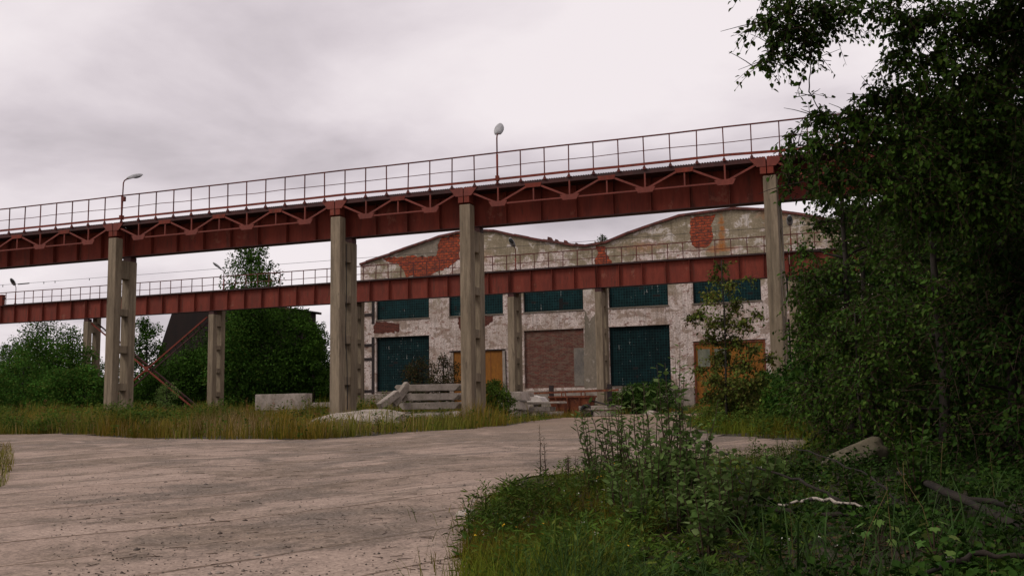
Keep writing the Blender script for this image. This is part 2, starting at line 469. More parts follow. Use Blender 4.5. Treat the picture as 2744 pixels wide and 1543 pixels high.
def birch_fn(nt, b):
    v = coords(nt)
    n = noise(nt, v, 14, 3, 0.6)
    col = mixc(nt, ramp(nt, [(0.55, 0), (0.6, 1)], n).outputs[0], (0.42, 0.36, 0.30), (0.05, 0.04, 0.035))
    nt.links.new(col, b.inputs['Base Color'])
    b.inputs['Roughness'].default_value = 0.7


M_BIRCH = mat('birch_bark', birch_fn)
M_ROCK = mat('pale_boulder', weathered((0.15, 0.125, 0.08), (0.10, 0.085, 0.055), (0.06, 0.055, 0.035), 3, 16, stretch=(1, 1, 1)))
M_STONE = mat('gravel_stone', weathered((0.28, 0.25, 0.22), (0.16, 0.14, 0.13), None, 9, 30, stretch=(1, 1, 1)))


# ------------------------------------------------------------------ object helpers
def tag(o, label=None, cat=None, group=None, kind=None):
    if label: o['label'] = label
    if cat: o['category'] = cat
    if group: o['group'] = group
    if kind: o['kind'] = kind
    return o


def empty(name, loc=(0, 0, 0), rz=0, label=None, cat=None, group=None):
    o = bpy.data.objects.new(name, None)
    COL.objects.link(o)
    o.empty_display_size = 0.2
    o.location = loc
    o.rotation_euler = (0, 0, rz)
    return tag(o, label, cat, group)


class MB:
    """collects verts and faces for ONE mesh object"""
    def __init__(s):
        s.v = []; s.f = []

    def add(s, vs, fs):
        b = len(s.v)
        s.v += [tuple(v) for v in vs]
        s.f += [tuple(b + i for i in f) for f in fs]
        return s

    def box(s, x0, x1, y0, y1, z0, z1):
        return s.add([(x0, y0, z0), (x1, y0, z0), (x1, y1, z0), (x0, y1, z0), (x0, y0, z1), (x1, y0, z1), (x1, y1, z1), (x0, y1, z1)],
                     [(0, 3, 2, 1), (4, 5, 6, 7), (0, 1, 5, 4), (1, 2, 6, 5), (2, 3, 7, 6), (3, 0, 4, 7)])

    def bar(s, a, b, w, h=None, up=(0, 0, 1)):
        h = h or w
        a, b = Vector(a), Vector(b)
        d = (b - a).normalized()
        u = Vector(up)
        if abs(d.dot(u)) > 0.99: u = Vector((0, 1, 0))
        x = d.cross(u).normalized(); z = x.cross(d)
        vs = []
        for p in (a, b):
            for i, j in ((-1, -1), (1, -1), (1, 1), (-1, 1)):
                vs.append(p + x * (w / 2 * i) + z * (h / 2 * j))
        return s.add(vs, [(3, 2, 1, 0), (4, 5, 6, 7), (0, 1, 5, 4), (1, 2, 6, 5), (2, 3, 7, 6), (3, 0, 4, 7)])

    def tube(s, pts, rad, n=8, cap=True):
        pts = [Vector(p) for p in pts]
        if not hasattr(rad, '__len__'): rad = [rad] * len(pts)
        vs, fs = [], []
        ref = Vector((0.31, 0.17, 0.93)).normalized()
        for i, p in enumerate(pts):
            d = (pts[min(i + 1, len(pts) - 1)] - pts[max(i - 1, 0)]).normalized()
            if abs(d.dot(ref)) > 0.97: ref = Vector((0.9, 0.3, 0.1)).normalized()
            x = d.cross(ref).normalized(); y = d.cross(x)
            for k in range(n):
                a = 2 * math.pi * k / n
                vs.append(p + (x * math.cos(a) + y * math.sin(a)) * rad[i])
        for i in range(len(pts) - 1):
            for k in range(n):
                k2 = (k + 1) % n
                fs.append((i * n + k, i * n + k2, (i + 1) * n + k2, (i + 1) * n + k))
        if cap:
            fs.append(tuple(range(n - 1, -1, -1)))
            fs.append(tuple(range((len(pts) - 1) * n, len(pts) * n)))
        return s.add(vs, fs)

    def prism(s, poly, y0, y1):
        """poly in XZ, extruded along Y"""
        n = len(poly)
        vs = [(x, y0, z) for x, z in poly] + [(x, y1, z) for x, z in poly]
        fs = [tuple(range(n)), tuple(range(2 * n - 1, n - 1, -1))]
        for i in range(n):
            j = (i + 1) % n
            fs.append((i, i + n, j + n, j))
        return s.add(vs, fs)

    def build(s, name, mat, parent=None, loc=None, rot=None, smooth=False, bevel=0.0, rough=0.0):
        me = bpy.data.meshes.new(name)
        me.from_pydata(s.v, [], s.f)
        me.validate()
        me.update()
        import bmesh
        bm = bmesh.new(); bm.from_mesh(me)
        bmesh.ops.recalc_face_normals(bm, faces=bm.faces)
        if bevel:
            bmesh.ops.bevel(bm, geom=list(bm.edges), offset=bevel, segments=1, affect='EDGES', clamp_overlap=True)
        if rough:
            bmesh.ops.triangulate(bm, faces=list(bm.faces))
            for _ in range(2):
                bmesh.ops.subdivide_edges(bm, edges=list(bm.edges), cuts=1, use_grid_fill=True)
            from mathutils import noise as mn
            sd_ = Vector((random.uniform(0, 50), random.uniform(0, 50), 0))
            for v in bm.verts:
                q_ = v.co + sd_
                v.co += (mn.noise_vector(q_ * 2.0) * 2.2 + mn.noise_vector(q_ * 9.0) * .6) * rough
        bm.to_mesh(me); bm.free()
        if smooth:
            me.polygons.foreach_set('use_smooth', [True] * len(me.polygons))
        o = bpy.data.objects.new(name, me)
        COL.objects.link(o)
        me.materials.append(mat)
        if parent: o.parent = parent
        if loc: o.location = loc
        if rot: o.rotation_euler = rot
        return o


def npmesh(name, V, F, mat, parent=None, smooth=False, extra=None):
    """V (n,3), F (m,k) int; extra = list of more face arrays"""
    Fs = [F] + (extra or [])
    Fs = [f for f in Fs if len(f)]
    me = bpy.data.meshes.new(name)
    me.vertices.add(len(V))
    me.vertices.foreach_set('co', np.asarray(V, np.float32).ravel())
    nl = sum(f.size for f in Fs)
    me.loops.add(nl)
    me.loops.foreach_set('vertex_index', np.concatenate([f.ravel() for f in Fs]).astype(np.int32))
    tot = np.concatenate([np.full(len(f), f.shape[1]) for f in Fs]).astype(np.int32)
    st = np.concatenate([[0], np.cumsum(tot)[:-1]]).astype(np.int32)
    me.polygons.add(len(tot))
    me.polygons.foreach_set('loop_start', st)
    me.polygons.foreach_set('loop_total', tot)
    me.update(calc_edges=True)
    if smooth: me.polygons.foreach_set('use_smooth', np.ones(len(tot), bool))
    me.materials.append(mat)
    o = bpy.data.objects.new(name, me)
    COL.objects.link(o)
    if parent: o.parent = parent
    return o


def copy_tree(o, parent=None):
    c = o.copy()
    COL.objects.link(c)
    c.parent = parent
    for ch in o.children:
        copy_tree(ch, c)
    return c


def reroot(root, loc):
    """children were built in world coordinates: put the root at loc and keep them in place"""
    root.location = loc
    for c in root.children:
        c.location = c.location - Vector(loc)


# ------------------------------------------------------------------ terrain
def G(x, y):
    x = np.asarray(x, float); y = np.asarray(y, float)
    z = np.where(y > 0, 1.1 * (1 - np.exp(-np.maximum(y, 0) / 18)), y * 0.02)
    z = z + 0.02 * np.sin(x * 0.9 + y * 0.5) + 0.012 * np.sin(x * 2.1 - y * 1.3)
    return z


def g(x, y):
    return float(G(x, y))


YARD_HOLES = {
    'left': [(-80, 31), (3.0, 28.5), (5.1, 28.7), (11.3, 25.6), (16.4, 23.3), (19.3, 23.6), (20.2, 26.0), (21.2, 29.3), (20.4, 35.0), (19.6, 40), (18.3, 48), (18.5, 57), (17.5, 80), (-80, 80)],
    'right': [(33.0, 3), (32.1, 5.4), (31.45, 6.9), (30.9, 8.1), (30.5, 8.9), (30.15, 9.9), (29.7, 11.7), (29.8, 13.3), (30.2, 14.3), (30.7, 15.7), (31.3, 17.3), (32.4, 17.6), (32.7, 18.8), (32.6, 21.3), (31.6, 22.6), (29.9, 25.0), (28.0, 31), (26.5, 40), (26, 50), (26, 80), (70, 80), (70, 3)],
    'leftclump': [(-10, 24), (11.5, 19.6), (17.0, 14.9), (20.6, 11.5), (22.2, 9.9), (19, 8), (-10, 8)],
    'back': [(10, 63), (60, 63), (60, 90), (10, 90)],
}


def inpoly(x, y, poly):
    x = np.asarray(x, float); y = np.asarray(y, float)
    r = np.zeros(x.shape, bool)
    n = len(poly)
    for i in range(n):
        x1, y1 = poly[i]; x2, y2 = poly[(i + 1) % n]
        c = ((y1 > y) != (y2 > y))
        with np.errstate(divide='ignore', invalid='ignore'):
            xi = (x2 - x1) * (y - y1) / (y2 - y1 + 1e-12) + x1
        r ^= c & (x < xi)
    return r


def is_yard(x, y):
    wob = 0.22 * np.sin(x * 2.3 + y * 1.1) + 0.15 * np.sin(x * 5.1 - y * 3.3)
    w2 = 0.22 * np.cos(x * 1.7 - y * 2.7)
    m = np.ones(np.shape(x), bool)
    for p in YARD_HOLES.values():
        m &= ~inpoly(x + wob, y + w2, p)
    return m


xs = np.unique(np.concatenate([np.linspace(-900, -60, 15), np.arange(-60, 6, 1.5), np.arange(6, 42, 0.25), np.arange(42, 70, 2), np.linspace(70, 900, 15)]))
ys = np.unique(np.concatenate([np.linspace(-300, -6, 10), np.arange(-4, 4, 0.5), np.arange(4, 40, 0.25), np.arange(40, 90, 0.75), np.linspace(90, 1400, 22)]))
GX, GY = np.meshgrid(xs, ys)
GZ = G(GX, GY)
vegmask = ~is_yard(GX, GY)
# uneven soil where plants grow, flat yard
soft = vegmask & (GY < 90) & (GY > 3)
GZs = GZ + np.where(soft, 0.03 * np.sin(GX * 3.1) * np.cos(GY * 2.7) + RNG.normal(0, 0.012, GX.shape), -0.012)
V = np.stack([GX, GY, GZs], -1).reshape(-1, 3)
nx, ny = len(xs), len(ys)
ii, jj = np.meshgrid(np.arange(ny - 1), np.arange(nx - 1), indexing='ij')
F = np.stack([ii * nx + jj, ii * nx + jj + 1, (ii + 1) * nx + jj + 1, (ii + 1) * nx + jj], -1).reshape(-1, 4)
tag(npmesh('ground', V, F, M_SOIL, smooth=True), kind='structure')
cxm = (xs[jj] + xs[jj + 1]) / 2; cym = (ys[ii] + ys[ii + 1]) / 2
keep = (is_yard(cxm, cym) & (cym > -60) & (cym < 66) & (cxm > -60) & (cxm < 60)).reshape(-1)
FY = F[keep]
used, inv = np.unique(FY, return_inverse=True)
VY = V[used].copy(); VY[:, 2] = GZ.reshape(-1)[used] + 0.012
tag(npmesh('concrete_yard', VY, inv.reshape(FY.shape), M_YARD, smooth=True), kind='structure')

# ------------------------------------------------------------------ crane runway parts
ZR = 1.55       # survey heights are relative to the eye


def make_column(label):
    """local: origin at the foot, centre of front face; local +y goes to the girder shaft"""
    r = empty('concrete_column', (0, 0, 0), 0, label, 'column', 'twin shaft concrete columns under the crane runways')
    w = 0.235
    a = MB(); a.box(-w, w, 0, 0.45, -0.6, 9.72)
    a.build('shaft', M_CONC, r, bevel=0.02)
    b = MB(); b.box(-w, w, 0.95, 1.42, -0.6, 8.72)
    b.build('shaft', M_CONC, r, bevel=0.02)
    for z0, z1 in ((7.85, 8.72), (6.1, 6.43), (4.37, 4.72), (2.63, 2.98), (0.9, 1.24), (-0.6, -0.1)):
        st = MB(); st.box(-w + 0.03, w - 0.03, 0.45, 0.95, z0, z1)
        st.build('strut', M_CONC, r, bevel=0.012)
    cp = MB(); cp.box(-0.22, 0.22, 0.98, 1.38, 8.72, 8.93)
    cp.build('bearing_plate', M_REDD, r)
    return r


col0 = make_column('x')
near_x = [0, 12, 18, 30]
near_lab = ['near runway column under the leftmost lamp, bases in tall weeds, leftmost of the near row',
            'near runway column with thin black cable down its side, second of the near row',
            'near runway column beside the stack of ribbed slabs, third of the near row',
            'near runway column half hidden by leaves at the edge of the big tree']
# heights are built for z0 = ground so that shaft tops stay level
for i, (x, lb) in enumerate(zip(near_x, near_lab)):
    c = col0 if i == 0 else copy_tree(col0)
    c.location = (x + 0.105, 36.75, 0.0)
    c['label'] = lb
far_x = [-26, -14, -2, 10, 16, 28]
far_lab = ['far runway column rising out of the bushes at the left, left end of the red cross brace',
           'far runway column standing before dark trees, right end of the red cross brace',
           'far runway column just beside the left corner of the white warehouse',
           'far runway column in front of the warehouse between yellow door and bricked up opening',
           'far runway column in front of the warehouse between bricked up opening and teal window',
           'far runway column by the warehouse seen through the leaves of the big tree']
for x, lb in zip(far_x, far_lab):
    c = copy_tree(col0)
    c.location = (x + 0.105, 63.35, 0.12)
    c.rotation_euler = (0, 0, math.pi)
    c['label'] = lb
for c in [o for o in COL.objects if o.name.startswith('concrete_column')]:
    pass


def make_girder(L, zb, zt, lab):
    """local origin at left end, bottom centre"""
    r = empty('crane_girder', (0, 0, 0), 0, lab, 'girder', 'riveted plate girders of the crane runways')
    h = zt - zb
    e = 0.012
    MB().box(e, L - e, -0.012, 0.012, 0.03, h - 0.03).build('web', M_RED, r)
    MB().box(e, L - e, -0.24, 0.24, 0, 0.03).build('bottom_flange', M_REDD, r)
    MB().box(e, L - e, -0.26, 0.26, h - 0.03, h).build('top_flange', M_REDD, r)
    MB().box(e, L - e, -0.05, 0.05, h, h + (0.05 if zb < 9.0 else 0.1)).build('crane_rail', M_DARKS, r)
    n = int(round(L / 1.5))
    st0 = None
    for k in range(n + 1):
        x = min(max(k * 1.5, 0.05), L - 0.05)
        for sgn in (-1, 1):
            if st0 is None:
                st0 = MB(); st0.box(-0.008, 0.008, -0.1, 0.1, 0.03, h - 0.03)
                st0 = st0.build('stiffener', M_RED, r)
                s = st0
            else:
                s = st0.copy(); COL.objects.link(s); s.parent = r
            s.location = (x, 0.115 * sgn, 0)
    return r


NZB, NZT = 7.40 + ZR, 8.80 + ZR
near_spans = [(-12, 0, 'dark red girder span of the near runway running out of the frame on the left'),
              (0, 12, 'long dark red girder span between first and second near columns'),
              (12, 18, 'short dark red girder span between second and third near columns'),
              (18, 30, 'long dark red girder span between third and fourth near columns'),
              (30, 42, 'dark red girder span of the near runway disappearing behind the big tree')]
for a_, b_, lb in near_spans:
    make_girder(b_ - a_, NZB, NZT, lb).location = (a_, 37.93, NZB)
FZB, FZT = 7.54 + ZR, 9.0 + ZR
far_spans = [(-38, -26, 'red girder span of the far runway at the left frame edge'),
             (-26, -14, 'red girder span of the far runway above the cross brace'),
             (-14, -2, 'red girder span of the far runway passing before the tall birch'),
             (-2, 10, 'red girder span of the far runway crossing the left warehouse gable'),
             (10, 16, 'short red girder span of the far runway under the roof valley'),
             (16, 28, 'red girder span of the far runway crossing the right warehouse gable'),
             (28, 40, 'red girder span of the far runway ending behind the big tree')]
for a_, b_, lb in far_spans:
    make_girder(b_ - a_, FZB, FZT, lb).location = (a_, 62.17, FZB)


# walkway with its brace truss, near runway
def walkway(x0, x1, y, z, lab):
    r = empty('walkway', (x0, y, z), 0, lab, 'walkway', 'steel walkways along the near runway')
    L = x1 - x0
    gmb = MB(); gmb.box(0.03, L - 0.03, -0.03, 0.8, -0.09, -0.005)
    k = 0.06
    while k < L - 0.06:
        gmb.box(k, k + 0.05, -0.05, 0.75, -0.004, 0.018); k += 0.1
    gmb.build('grating', M_REDD, r)
    MB().box(0.25, L - 0.25, -0.04, 0.04, -0.17, -0.035).build('upper_chord', M_REDD, r)
    nb = int(round(L / 3))
    zl = -0.80; zu = -0.14
    lo = [1.5 + 3 * i for i in range(nb)]
    MB().bar((lo[0], 0, zl), (lo[-1], 0, zl), 0.055, 0.06).build('lower_chord', M_RED2, r)
    for i in range(nb):
        for (xa, xb) in ((3 * i + 0.12, lo[i]), (3 * i + 3 - 0.12, lo[i])):
            MB().bar((xa, 0, zu), (xb, 0, zl + 0.02), 0.06, 0.075).build('diagonal', M_RED2, r)
        MB().bar((lo[i], -0.012, zu), (lo[i], -0.012, zl), 0.06, 0.06).build('hanger', M_RED2, r)
        MB().prism([(lo[i] - 0.4, zl + 0.11), (lo[i] - 0.28, zl - 0.1), (lo[i] + 0.28, zl - 0.1), (lo[i] + 0.4, zl + 0.11)], -0.046, -0.034).build('gusset', M_RED2, r)
        if i:
            MB().bar((3 * i, 0.012, zu - 0.06), (3 * i, 0.012, zl + 0.02), 0.055, 0.055).build('hanger', M_RED2, r)
            MB().prism([(3 * i - 0.36, -0.10), (3 * i - 0.3, -0.27), (3 * i + 0.3, -0.27), (3 * i + 0.36, -0.10)], -0.05, -0.041).build('gusset', M_RED, r)
    for xe, s in ((0.02, 1), (L - 0.02, -1)):
        MB().prism([(xe, 0.0), (xe, -0.36), (xe + s * 0.32, -0.36), (xe + s * 0.6, -0.02)], -0.075, -0.06).build('end_gusset', M_RED2, r)
        MB().box(min(xe, xe + s * .22), max(xe, xe + s * .22), -0.055, 0.35, -0.62, -0.2).build('end_bracket', M_RED, r)
    return r


wl = ['left end walkway with zigzag brace truss running out of the frame', 'walkway with zigzag brace truss between first and second near columns',
      'short walkway with two brace bays between second and third near columns', 'walkway with zigzag brace truss between third and fourth near columns',
      'walkway with brace truss hidden behind the big tree']
for (a_, b_, _), lb in zip(near_spans, wl):
    walkway(a_, b_, 36.93, 8.9 + ZR, lb)
# far walkway deck behind the far girder
for (a_, b_, lb0) in far_spans:
    r = empty('deck', (a_, 62.45, 9.02 + ZR), 0, lb0.replace('red girder span', 'narrow plate deck behind the rail'), 'walkway', 'narrow decks along the far runway')
    MB().box(0.02, b_ - a_ - 0.02, 0, 0.6, -0.05, 0.0).build('deck_plate', M_REDD, r)
    for q in (1.5, (b_ - a_) / 2, b_ - a_ - 1.5):
        MB().bar((q, 0.02, -0.08), (q, 0.02, -0.6), 0.06, 0.06).build('bracket', M_REDD, r)


def railing(name, xs_, y, z0, ztop, zmid, ztoe, lab, tilt=0.0, toe=True, off=0.0):
    r = empty(name, (xs_[0], y, z0), 0, lab, 'railing')
    p0 = None
    X0 = xs_[0]
    for i, x in enumerate(xs_):
        if p0 is None:
            mb = MB(); mb.bar((0, 0, 0), (tilt, 0, ztop - z0), 0.038 if toe else 0.05, 0.038)
            if toe: mb.box(-0.06, 0.06, -0.035, 0.035, -0.02, 0.05); mb.box(-0.04, 0.04, -0.03, 0.03, 0.05, 0.1)
            p0 = mb.build('post', M_RAIL, r); s = p0
        else:
            s = p0.copy(); COL.objects.link(s); s.parent = r
        s.location = (x - X0, 0, 0)
        s.rotation_euler = (0, random.gauss(0, 0.012), 0)
    for nm, zz_, w, h in (('top_rail', ztop, .05, .05 if toe else .06), ('mid_rail', zmid, .02, .025 if toe else .04)) + ((('toe_rail', ztoe, .015, .1),) if toe else ()):
        mb = MB()
        L = xs_[-1] - X0
        pts = []
        x = 0
        while x <= L + 0.01:
            pts.append((x, -0.03 if nm != 'top_rail' else 0, zz_ - z0 + random.gauss(0, 0.012 if nm != 'top_rail' else 0.006)))
            x += 2.0 if nm != 'mid_rail' else 1.3
        for a, b in zip(pts[:-1], pts[1:]):
            mb.bar(a, b, w, h)
        mb.build(nm, M_RAIL if nm != 'toe_rail' else M_RED, r)
    return r


railing('walkway_railing', [-11.5 + i for i in range(54)], 36.86, 8.9 + ZR, 10.16 + ZR, 9.58 + ZR, 9.08 + ZR, 'long dark red pipe railing along the near runway walkway', 0.0)
railing('walkway_railing', [-37.56 + i for i in range(77)], 62.98, 9.0 + ZR, 10.22 + ZR, 9.64 + ZR, 0, 'thin red railing along the top of the far runway', 0, False)


# lamps on the runways
def make_lamp():
    r = empty('walkway_lamp', (0, 0, 0), 0, 'x', 'lamp', 'lamps standing on the runway railings')
    MB().tube([(0, 0, 0), (0, 0, 1.2)], 0.045, 8).build('pole_base', M_RED, r, smooth=True)
    MB().tube([(0, 0, 1.2), (0, 0, 1.85), (0, 0.05, 1.98), (0, 0.17, 2.07), (0, 0.3, 2.12)], 0.03, 8).build('pole', M_RAIL, r, smooth=True)
    MB().box(-0.07, 0.07, -0.09, 0.09, 0.12, 0.32).build('clamp', M_RED, r)
    # head: ovoid shell, open underside with glass
    tilt = R(24)
    n, mrow = 14, 9
    vs, fs = [], []
    for i in range(mrow):
        t = i / (mrow - 1)
        y = t * 0.88
        w = 0.20 * math.sin(math.pi * min(1, 0.12 + t * 0.83)) ** 0.55
        hgt = 0.15 * math.sin(math.pi * min(1, 0.15 + t * 0.78)) ** 0.6
        for k in range(n):
            a = math.pi * k / (n - 1)
            vs.append((w * math.cos(a), y, hgt * math.sin(a)))
        for k in range(n - 1):
            if i: fs.append(((i - 1) * n + k, (i - 1) * n + k + 1, i * n + k + 1, i * n + k))
    for i in range(mrow - 1):
        fs.append((i * n, (i + 1) * n, (i + 1) * n + n - 1, i * n + n - 1))
    fs.append(tuple(range(n)))
    fs.append(tuple(range((mrow - 1) * n + n - 1, (mrow - 1) * n - 1, -1)))
    mb = MB(); mb.add(vs, fs)
    h = mb.build('lamp_head', M_LAMP, r, loc=(0, 0.25, 2.08), rot=(tilt, 0, 0), smooth=True)
    vs, fs = [], []
    for i in range(7):
        t = i / 6
        w = 0.165 * math.sin(math.pi * (0.08 + 0.84 * t)) ** 0.6
        d = -0.07 * math.sin(math.pi * (0.05 + 0.9 * t)) ** 0.7
        for k in range(8):
            a = math.pi * k / 7
            vs.append((w * math.cos(a), 0.33 + t * 0.5, d * math.sin(a) - 0.004))
        for k in range(7):
            if i: fs.append(((i - 1) * 8 + k, (i - 1) * 8 + k + 1, i * 8 + k + 1, i * 8 + k))
    g_ = MB(); g_.add(vs, fs)
    g_.build('lamp_glass', M_GLASSD, h, smooth=True)
    return r


lamp = make_lamp()
lamp.location = (0.5, 36.86, 8.9 + ZR); lamp.rotation_euler = (0, R(2), R(-8))
lamp['label'] = 'grey lamp on a leaning red pole above the first near column'
jb = MB().box(0.03, 0.17, -0.06, 0.06, 0.98, 1.2).build('junction_box', M_RAIL, lamp)
specs = [(19.5, 36.86, 8.9, R(12), 'grey oval lamp standing alone on the near railing between third and fourth columns'),
         (-34.5, 62.98, 9.0, R(180 + 18), 'small dark lamp on the far railing at the left frame edge beside the red post'),
         (-13.6, 62.98, 9.0, R(180 - 45), 'small lamp on the far railing just left of the tall birch'),
         (10.1, 62.98, 9.0, R(180 - 5), 'small dark lamp on the far railing in front of the left warehouse gable'),
         (28.05, 62.98, 9.0, R(180 + 5), 'small lamp on the far railing at the right gable next to the big tree')]
for k, (x, y, z, rz, lb) in enumerate(specs):
    c = lamp.copy(); COL.objects.link(c)
    for ch in lamp.children:
        if ch.name.startswith('junction_box'): continue
        copy_tree(ch, c)
    c.location = (x, y, z + ZR); c.rotation_euler = (0, 0, rz)
    if k: c.scale = (0.95, 0.95, 0.84)
    for ch in c.children:
        if ch.name.startswith('lamp_head'): ch.rotation_euler = (R(44), 0, 0)
        if ch.name.startswith('lamp_head'): ch.location = (0, 0.24, 2.07)
    c['label'] = lb

# end stop at the far left
r = empty('crane_stop', (-35.1, 62.17, FZT), 0, 'squat red steel post on top of the far girder at the left frame edge', 'post')
MB().box(-0.18, 0.18, -0.15, 0.15, 0.0, 0.85).build('stop_post', M_RED, r)
MB().box(-0.45, 0.25, -0.12, 0.12, 0.55, 0.72).build('buffer_arm', M_REDD, r)
MB().box(-0.24, 0.24, -0.2, 0.2, 0.85, 0.92).build('cap_plate', M_RED2, r)

# contact cable along the far runway
mb = MB()
pts = [(x, 63.0, 10.9 + ZR - 0.0012 * (x + 38) * 2 + 0.07 * ((((x + 38) % 12) / 12 - .5) ** 2)) for x in np.arange(-38, 41, 1.5)]
mb.tube(pts, 0.014, 5)
for x in (-36, -31.5, -30.3, -26.7):
    mb.box(x - .02, x + .02, 62.98, 63.02, 10.72 + ZR, 10.9 + ZR)
mb.tube([(-34.3, 63, 10.86 + ZR), (-33.1, 63, 10.87 + ZR)], 0.05, 6)
cb = mb.build('overhead_cable', M_WIRE)
tag(cb, 'thin black cable strung above the far runway railing', 'cable')

# black cable on second near column
mb = MB()
mb.tube([(12.36, 37.22, 8.6), (12.37, 37.24, 6.5), (12.36, 37.2, 4.6), (12.38, 37.3, 3.4), (12.37, 37.36, 1.6)], 0.02, 6)
tag(mb.build('hanging_cable', M_WIRE), 'black cable hanging down the side of the second near column', 'cable')


# cross brace between the first two far columns
r = empty('cross_brace', (-20, 62.6, 1.0), 0, 'rusty red crossed steel brace between the two left far columns', 'brace')
ends = [((-25.6, 8.7), (-14.5, 1.2)), ((-14.5, 8.7), (-25.6, 1.2))]
for yy in (-0.35, 0.35):
    for q, ((xa, za), (xb, zb_)) in enumerate(ends):
        dz = 0.0
        MB().bar((xa + 20, yy + 0.05 * q, za - 1), (xb + 20, yy + 0.05 * q, zb_ - 1), 0.07, 0.11).build('diagonal', M_RED if yy < 0 else M_REDD, r)
for q, ((xa, za), (xb, zb_)) in enumerate(ends):
    lc = MB()
    for t in np.arange(0.06, 0.95, 0.05):
        x = xa + (xb - xa) * t; z = za + (zb_ - za) * t
        lc.bar((x + 20, -0.33, z - 1), (x + 20 + (xb - xa) * 0.04, 0.33, z - 1 + (zb_ - za) * 0.04), 0.035, 0.035)
    lc.build('lacing', M_REDD, r)
MB().box(-0.2, 0.2, -0.42, -0.4, 3.75, 4.15).build('gusset', M_RED, r)

# ------------------------------------------------------------------ warehouse
BY = 71.83
bld = empty('warehouse', (0, BY, 0), 0, 'long derelict warehouse with two low wavy gables, peeling white plaster and teal glass block windows', 'building')
prof = [(-6.9, 11.85), (-6.3, 11.98), (-3, 12.8), (0.31, 13.6), (1.7, 13.78), (3.6, 13.82), (5.0, 13.68), (6.65, 13.2), (9.0, 12.62), (11.15, 12.14), (12.2, 12.0), (13.9, 12.13), (15.7, 12.72), (17.6, 13.2), (19.47, 13.66), (21.2, 13.76), (23.4, 13.84), (25.4, 13.6), (28.25, 12.97), (30.3, 12.35), (32.5, 12.0), (34.3, 12.1), (37, 12.9), (40, 13.6), (43, 13.8), (48, 12.6), (52, 12)]
prof = [(x, z + ZR) for x, z in prof]


def ptop(x):
    return float(np.interp(x, [p[0] for p in prof], [p[1] for p in prof]))


ops = []   # (x0,x1,z0,z1,kind)
lowz = (1.47 + ZR, 5.8 + ZR)
upz = (7.2 + ZR, 9.6 + ZR)
ups = [(-5.44, -.72), (1.0, 5.57), (7.24, 12.0), (13.96, 18.4), (20.2, 24.97), (26.68, 31.3), (33.1, 37.8), (39.6, 44.2)]
lows = [(-5.44, -.72, 'glass'), (1.14, 5.74, 'door'), (7.24, 11.98, 'brick'), (13.92, 18.42, 'glass'), (20.1, 25.1, 'door2'), (26.68, 31.4, 'glass'), (33.1, 37.8, 'glass'), (39.6, 44.2, 'glass')]
xbreaks = sorted(set([-6.9, 52.0] + [p[0] for p in prof] + [a for u in ups for a in u] + [a for l in lows for a in l[:2]] + list(np.arange(-6, 52, 2.0))))
wall = MB()
for xa, xb in zip(xbreaks[:-1], xbreaks[1:]):
    if xb - xa < 1e-6: continue
    xm = (xa + xb) / 2
    holes = []
    for u in ups:
        if u[0] < xm < u[1]: holes.append(upz)
    for l in lows:
        if l[0] < xm < l[1]:
            holes.append(lowz if l[2] in ('glass', 'brick') else ((0.3, 4.48 + ZR) if l[2] == 'door' else (0.3, 4.5 + ZR)))
    holes.sort()
    z = 0.0
    for h in holes + [None]:
        za, zb_ = z, (h[0] if h else None)
        if h:
            wall.add([(xa, 0, za), (xb, 0, za), (xb, 0, zb_), (xa, 0, zb_)], [(0, 1, 2, 3)])
            z = h[1]
        else:
            wall.add([(xa, 0, za), (xb, 0, za), (xb, 0, ptop(xb)), (xa, 0, ptop(xa))], [(0, 1, 2, 3)])
d = 0.45
for (xa, xb, z0, z1) in [(u[0], u[1], *upz) for u in ups] + [(l[0], l[1], *(lowz if l[2] in ('glass', 'brick') else (0.3, 4.48 + ZR))) for l in lows]:
    wall.add([(xa, 0, z0), (xb, 0, z0), (xb, 0, z1), (xa, 0, z1), (xa, d, z0), (xb, d, z0), (xb, d, z1), (xa, d, z1)],
             [(0, 4, 5, 1), (1, 5, 6, 2), (2, 6, 7, 3), (3, 7, 4, 0)])
# side and back walls
wall.add([(-6.9, 0, 0), (-6.9, 50, 0), (-6.9, 50, ptop(-6.9)), (-6.9, 0, ptop(-6.9))], [(0, 1, 2, 3)])
wall.add([(52, 0, 0), (52, 50, 0), (52, 50, ptop(52)), (52, 0, ptop(52))], [(0, 1, 2, 3)])
nP = len(prof)
wall.add([(x, 50, 0) for x, z in prof] + [(x, 50, z) for x, z in prof], [(i, i + 1, nP + i + 1, nP + i) for i in range(nP - 1)])
wall.build('wall', M_WALL, bld)
rf = MB()
rf.add([(x, 0.05, z + 0.02) for x, z in prof] + [(x, 50.1, z + 0.02) for x, z in prof], [(i, i + 1, nP + i + 1, nP + i) for i in range(nP - 1)])
rf = rf.build('roof', M_ROOF, bld)
cop = MB()
for (xa, za), (xb, zb_) in zip(prof[:-1], prof[1:]):
    n_ = max(1, int((xb - xa) / 0.9))
    for q in range(n_):
        t0, t1 = q / n_, (q + 1) / n_
        a = (xa + (xb - xa) * t0, -0.06, za + (zb_ - za) * t0 + random.gauss(0, 0.012) - 0.03)
        b = (xa + (xb - xa) * t1, -0.06, za + (zb_ - za) * t1 + random.gauss(0, 0.012) - 0.03)
        cop.bar(a, b, 0.28, 0.17)
cop.build('coping', M_TRIM, rf)
for x, s in ((9.3, 1), (9.9, .7), (10.6, .8), (11.5, .5), (13.0, .5)):
    rg = MB(); rg.prism([(x, ptop(x)), (x + .5 * s, ptop(x + .5 * s) + 0.02), (x + .3 * s, ptop(x) + 0.22 * s), (x + .05, ptop(x) + 0.3 * s)], -0.12, 0.1)
    rg.build('broken_coping', M_TRIM, rf)


